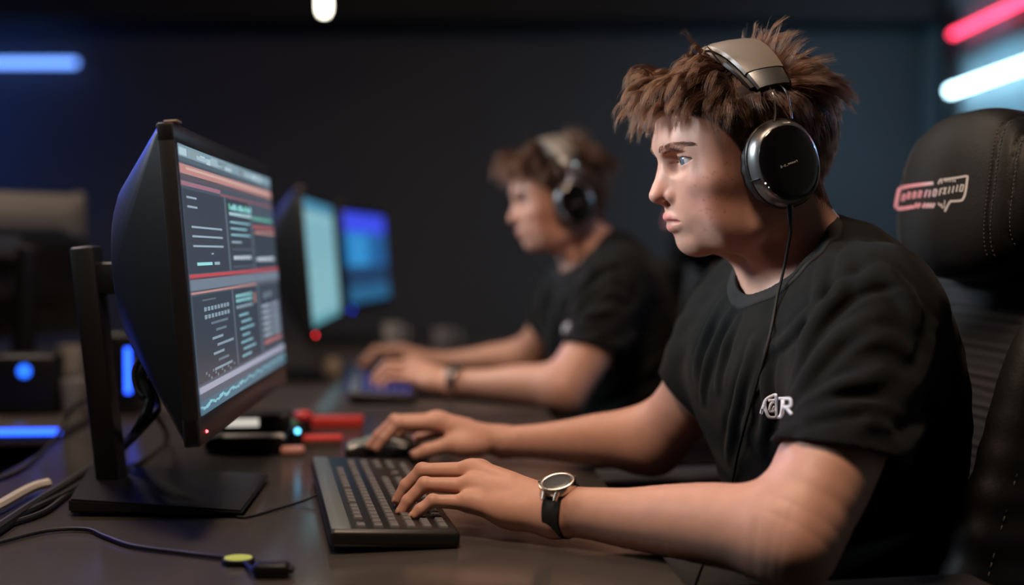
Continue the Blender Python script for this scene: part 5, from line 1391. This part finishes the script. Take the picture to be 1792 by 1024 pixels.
    for (u, Y, lb, m_, r) in ((580, 2.95, 'round pale tape roll standing beyond the red light', 'beige', .022), (640, 2.98, 'brownish tape roll lying beyond the second keyboard', 'brown', .024)):
        c = desk_far(u, Y); o = single('tape_roll', lb, 'tape', c, 0, 'tape rolls on the second desk')
        mb = MB(); mb.lathe([(r * .62, .0), (r, .0), (r, .020), (r * .62, .020)], Matrix.Translation((0, 0, r)) @ Matrix.Rotation(PI / 2, 4, 'X') @ Matrix.Translation((0, 0, -.01)) if m_ == 'beige' else None, 36); mb.build('roll', M[m_], o)
        mb = MB(); mb.lathe([(r * .5, .001), (r * .63, .001), (r * .63, .019), (r * .5, .019)], Matrix.Translation((0, 0, r)) @ Matrix.Rotation(PI / 2, 4, 'X') @ Matrix.Translation((0, 0, -.01)) if m_ == 'beige' else None, 36); mb.build('core', M['white'], o)
    c = desk_far(655, 2.62) + np.array([-.02, 0, 0])
def desk_far(u, Y):
    p = at(u, 500, Y); p[2] = DESK_Z; return p
def build_left_row(mon):
    """the row of desks beyond, with its own screens seen from behind"""
    top = desk(20, 770)
    s0 = float((desk_far(50, 2.08) - EDGE0) @ RD); wr = float((desk_far(103, 2.08) - EDGE0) @ RP)
    d = build_desk(s0, s0 + 1.7, wr - .85, wr, 'dark desk of the facing row with a blue light strip along its end')
    W, L = .85, 1.7
    mb = MB(); mb.box((0, -L / 2 - .004, DESK_Z - .004), (W, .008, .010), bevel=.002); st = mb.build('light_strip', M['strip_blue'], d); st['label'] = 'blue glowing strip'
    mb = MB(); mb.box((0, -L / 2 + .03, DESK_Z / 2 - .03), (W - .1, .02, DESK_Z - .10), bevel=.002); mb.build('end_panel', M['metal_black'], d)
    m = copy_tree(mon); m.location = (0, 0, DESK_Z); m['label'] = 'monitor seen from behind on the facing row, light from above painted on its back'
    m.rotation_euler = (0, 0, math.radians(148))
    sh = [c for c in m.children if c.name.startswith('back_shell')][0]; sh.data = sh.data.copy(); sh.data.materials.append(M['shell_top_light'])
    Pi = (Matrix.Translation(-Vector((SB[0], SB[1], DESK_Z))) @ frame(MC, MX, MY, MZ)).inverted()
    for f in sh.data.polygons:
        if (Pi @ f.center).z > .075: f.material_index = 1  # light from above painted as grey on the upper shell
    bpy.context.view_layer.update()
    tgt = at(38, 600, 2.68); m.location = (tgt[0], tgt[1], DESK_Z)
    # what stands around it
    b = desk_far(50, 2.29)
    o = single('router_box', 'small dark box with a round blue light on the facing desk', 'device', b, .1)
    mb = MB(); mb.box((0, 0, .055), (.11, .07, .11), bevel=.008, seg=3); body = mb.build('body', M['plastic'], o)
    mb = MB(); mb.ball((.0, -.036, .082), (.013, .003, .013), 16, 8); mb.build('light', M['led_blue_soft'], body)
    o = single('paper_stack', 'stack of pale beige sheets on the facing desk at the left edge', 'papers', desk_far(-12, 2.42), .3)
    for k in range(4):
        mb = MB(); mb.box((.004 * (k % 2), .003 * (k % 3), .0035 + .007 * k), (.15, .09, .0064), bevel=.0005); mb.build('sheet_bundle', M['beige'], o)
    for u, Y, lb, m_, r, h in ((122, 2.86, 'pale cup on the facing desk beside the monitor stand', 'cup', .030, .08), (126, 2.30, 'grey cup on the facing desk nearer than the pale cup', 'grey', .026, .06)):
        o = single('cup', lb, 'cup', desk_far(u, Y), 0, 'cups on the desks'); mb = MB(); mb.lathe([(r * .78, 0), (r * .82, .002), (r, h), (r * .93, h - .001), (r * .74, .006)], None, 32); mb.build('bowl', M[m_], o)
    c = desk_far(216, 2.30); o = single('speaker_box', 'small box with a vertical blue light bar behind the near monitor\'s cables', 'device', c, .0)
    mb = MB(); mb.box((0, 0, .075), (.07, .07, .15), bevel=.008, seg=3); body = mb.build('body', M['plastic'], o)
    mb = MB(); mb.box((.018, -.0362, .082), (.011, .004, .085), bevel=.0015); mb.build('light_bar', M['strip_blue'], body)
    return d
# ================================================================== ASSEMBLY
BODY_H, SHIRT_H = 0.00135, 0.0027
build_room(); build_lights()
d1 = build_desk(-1.00, float((desk(760, 722) - EDGE0) @ RD) - .004, REAR_W, 0.0, 'near dark desk holding the typing man\'s keyboard and monitor')
sA = float((desk(760, 722) - EDGE0) @ RD)
d2 = build_desk(sA + .004, sA + 2.3, REAR_W, 0.0, 'second dark desk behind, under the blurred man\'s arms')
mon = build_monitor(main_screen, 'near monitor showing a dark dashboard with red lines, its back bulging to the left')
def other_monitor(screen, label, dx, dy, rz=0.0):
    m = copy_tree(mon); shift(m, dx, dy); m.rotation_euler = (0, 0, rz); m['label'] = label
    for c in list(m.children):
        if c.name.startswith('screen'):
            P = c.matrix_basis.copy(); bpy.data.objects.remove(c); s = screen(m); s.matrix_basis = P
    return m
mon2 = other_monitor(pale_screen, 'second monitor with a pale cyan page, in front of the blurred man', -.110, 1.393)
def relight(m, mt):
    for c in m.children_recursive:
        if c.name.startswith('power_light'):
            me = c.data.copy(); me.materials.clear(); me.materials.append(mt); c.data = me; c.scale = (1, 1, 1)
mon3 = other_monitor(blue_screen, 'third and farthest monitor with a blue screen', -.135, 2.47, math.radians(-8))
relight(mon3, M['led_blue'])
kb = build_keyboard('near black keyboard with a grey rear rim under the front man\'s hands', M['key'])
kp = lambda p: kb.matrix_world.inverted() @ Vector(p)
bpy.context.view_layer.update()
cable('cord', None, [kp(dz(556, 866, .010)), kp(dz(528, 878, .004)), kp(dz(480, 892, .0025)), kp(dz(430, 905, .0022)), kp(dz(395, 898, .0022)), kp(dz(330, 880, .0022)), kp(dz(240, 862, .0022)), kp(dz(190, 850, .0022))], .0016, M['cable'], kb)
kb2 = build_keyboard('second keyboard with blue-lit keys under the blurred man\'s hands', M['key_blue'], True)
kb2.location = tuple(desk_far(668, 2.62)); kb2.rotation_euler = (0, 0, RZ + .03)
mc = desk(678, 806); mouse = build_mouse((mc[0], mc[1], DESK_Z), math.radians(180), 'black computer mouse with a grey-blue shell under the front man\'s right hand')  # grey-blue on its buttons is screen reflection painted into the colour
body, skinf = build_person()
watch = build_watch()
hp = build_headphones(M)
# headphone cable: from the plug down over the chest
pl = np.array(hp['plug']); del hp['plug']
def cast2(u, v, lift=.004):
    r = ray(u, v); P = r[None] * np.linspace(1.0, 1.7, 900)[:, None]; P[:, 2] += CAMZ
    d = skinf(P); i = int(np.argmax(d < lift)); return P[i] if d[i] < lift else None
path = [pl]
Yp = pl[1]
for u, v in ((1381, 422), (1372, 470), (1359, 525), (1350, 575), (1338, 625), (1322, 680), (1305, 740), (1291, 795), (1280, 850), (1262, 910), (1240, 965), (1222, 1010), (1212, 1040)):
    c = cast2(u, v); fr = at(u, v, Yp + (v - 385) * .00022)
    path.append(c if (c is not None and c[1] < fr[1]) else fr)
path = [Vector(p) - hp.location for p in path]
cable('cord', None, path, .0017, M['cable'], hp)
chair = build_chair()
# the same man, chair, watch and headphones again at the next desk
DX, DY = -.165, 1.21
def again(o, label, cat=None):
    c = copy_tree(o); shift(c, DX, DY); c['label'] = label; return c
again(body, 'man in a black t-shirt behind, out of focus, typing at the second desk')
again(watch, 'dark blurred watch on the farther man\'s wrist')
hp['group'] = 'headphones worn by the men'
again(hp, 'black headphones on the blurred farther man')
again(chair, 'black gaming chair behind the blurred farther man')
build_clutter(); left = build_left_row(mon)
# ------------------------------------------------------------------ light
lamp('AREA', 'ceiling_panel_light', (-.20, .74, 2.45), 25, (1.0, .70, .49), .40, (.10, 1.40, .85))
for nm, loc, tg, e in (('screen_side_added_light', (-1.30, 1.38, 1.70), (.2, 1.42, 1.13), 2.15), ('screen_side_added_light', (-1.45, 2.60, 1.75), (.04, 2.64, 1.15), 1.4)):
    sl = lamp('AREA', nm, loc, e, (.82, .93, 1.0), .40, tg); sl.data.spread = math.radians(44)  # unseen cool lamps added to light the men's faces
lamp('AREA', 'far_ceiling_light', (-.2, 2.3, 2.5), 9, (1.0, .76, .58), .5, (.0, 2.6, .8))
lamp('AREA', 'added_row_light', (-1.5, 3.0, 2.5), 22, (1.0, .82, .66), .4, (-1.1, 2.5, 1.0))  # unseen warm lamp added to light the left monitor's back
lamp('AREA', 'added_rim_light', (1.5, 2.2, 1.5), 1.2, (.22, .32, 1.0), .4, (.5, 1.45, 1.15))  # unseen blue lamp added for a rim on neck and headphones
for nm, loc, tg, e, an in (('added_accent_light', (-1.75, 2.45, 2.0), (-.52, 1.34, 1.14), .9, 18), ('added_accent_light', (-1.86, 3.84, 2.0), (-.61, 2.73, 1.12), .35, 16)):
    bl = lamp('AREA', nm, loc, e, (.05, .10, 1.0), .5, tg); bl.data.spread = math.radians(an)  # unseen blue lamps added to put blue on the monitor backs
lamp('AREA', 'added_blue_glow', (-3.0, 4.9, 1.75), 6, (.04, .20, 1.0), .6, (-2.8, 5.6, 1.2))  # extra lamp added to strengthen the blue tube's glow on the wall
lamp('AREA', 'added_teal_glow', (1.45, 4.5, 1.7), 4.8, (.26, .70, 1.0), .5, (1.75, 5.6, .9))  # extra lamp added to tint the right of the back wall
w = bpy.data.worlds.new('World'); scene.world = w; w.use_nodes = True
w.node_tree.nodes['Background'].inputs[0].default_value = (.12, .13, .16, 1); w.node_tree.nodes['Background'].inputs[1].default_value = .03
cam = bpy.data.cameras.new('Camera'); co = bpy.data.objects.new('Camera', cam); COL.objects.link(co); scene.camera = co
co.location = (0, 0, CAMZ); co.rotation_euler = (PI / 2 - PITCH, 0, 0)
cam.sensor_width = 36; cam.lens = 36 * F_PX / 1792; cam.clip_start = .05; cam.clip_end = 60
cam.dof.use_dof = True; cam.dof.focus_distance = 1.35; cam.dof.aperture_fstop = cam.lens / 28.0
vs = scene.view_settings; vs.view_transform = 'Standard'; vs.look = 'None'; vs.gamma = 1; vs.exposure = 0.0; vs.use_curve_mapping = False
scene.cycles.use_denoising = True
scene.cycles.max_bounces = 6; scene.cycles.caustics_reflective = False; scene.cycles.caustics_refractive = False
scene.cycles.sample_clamp_indirect = 4.0
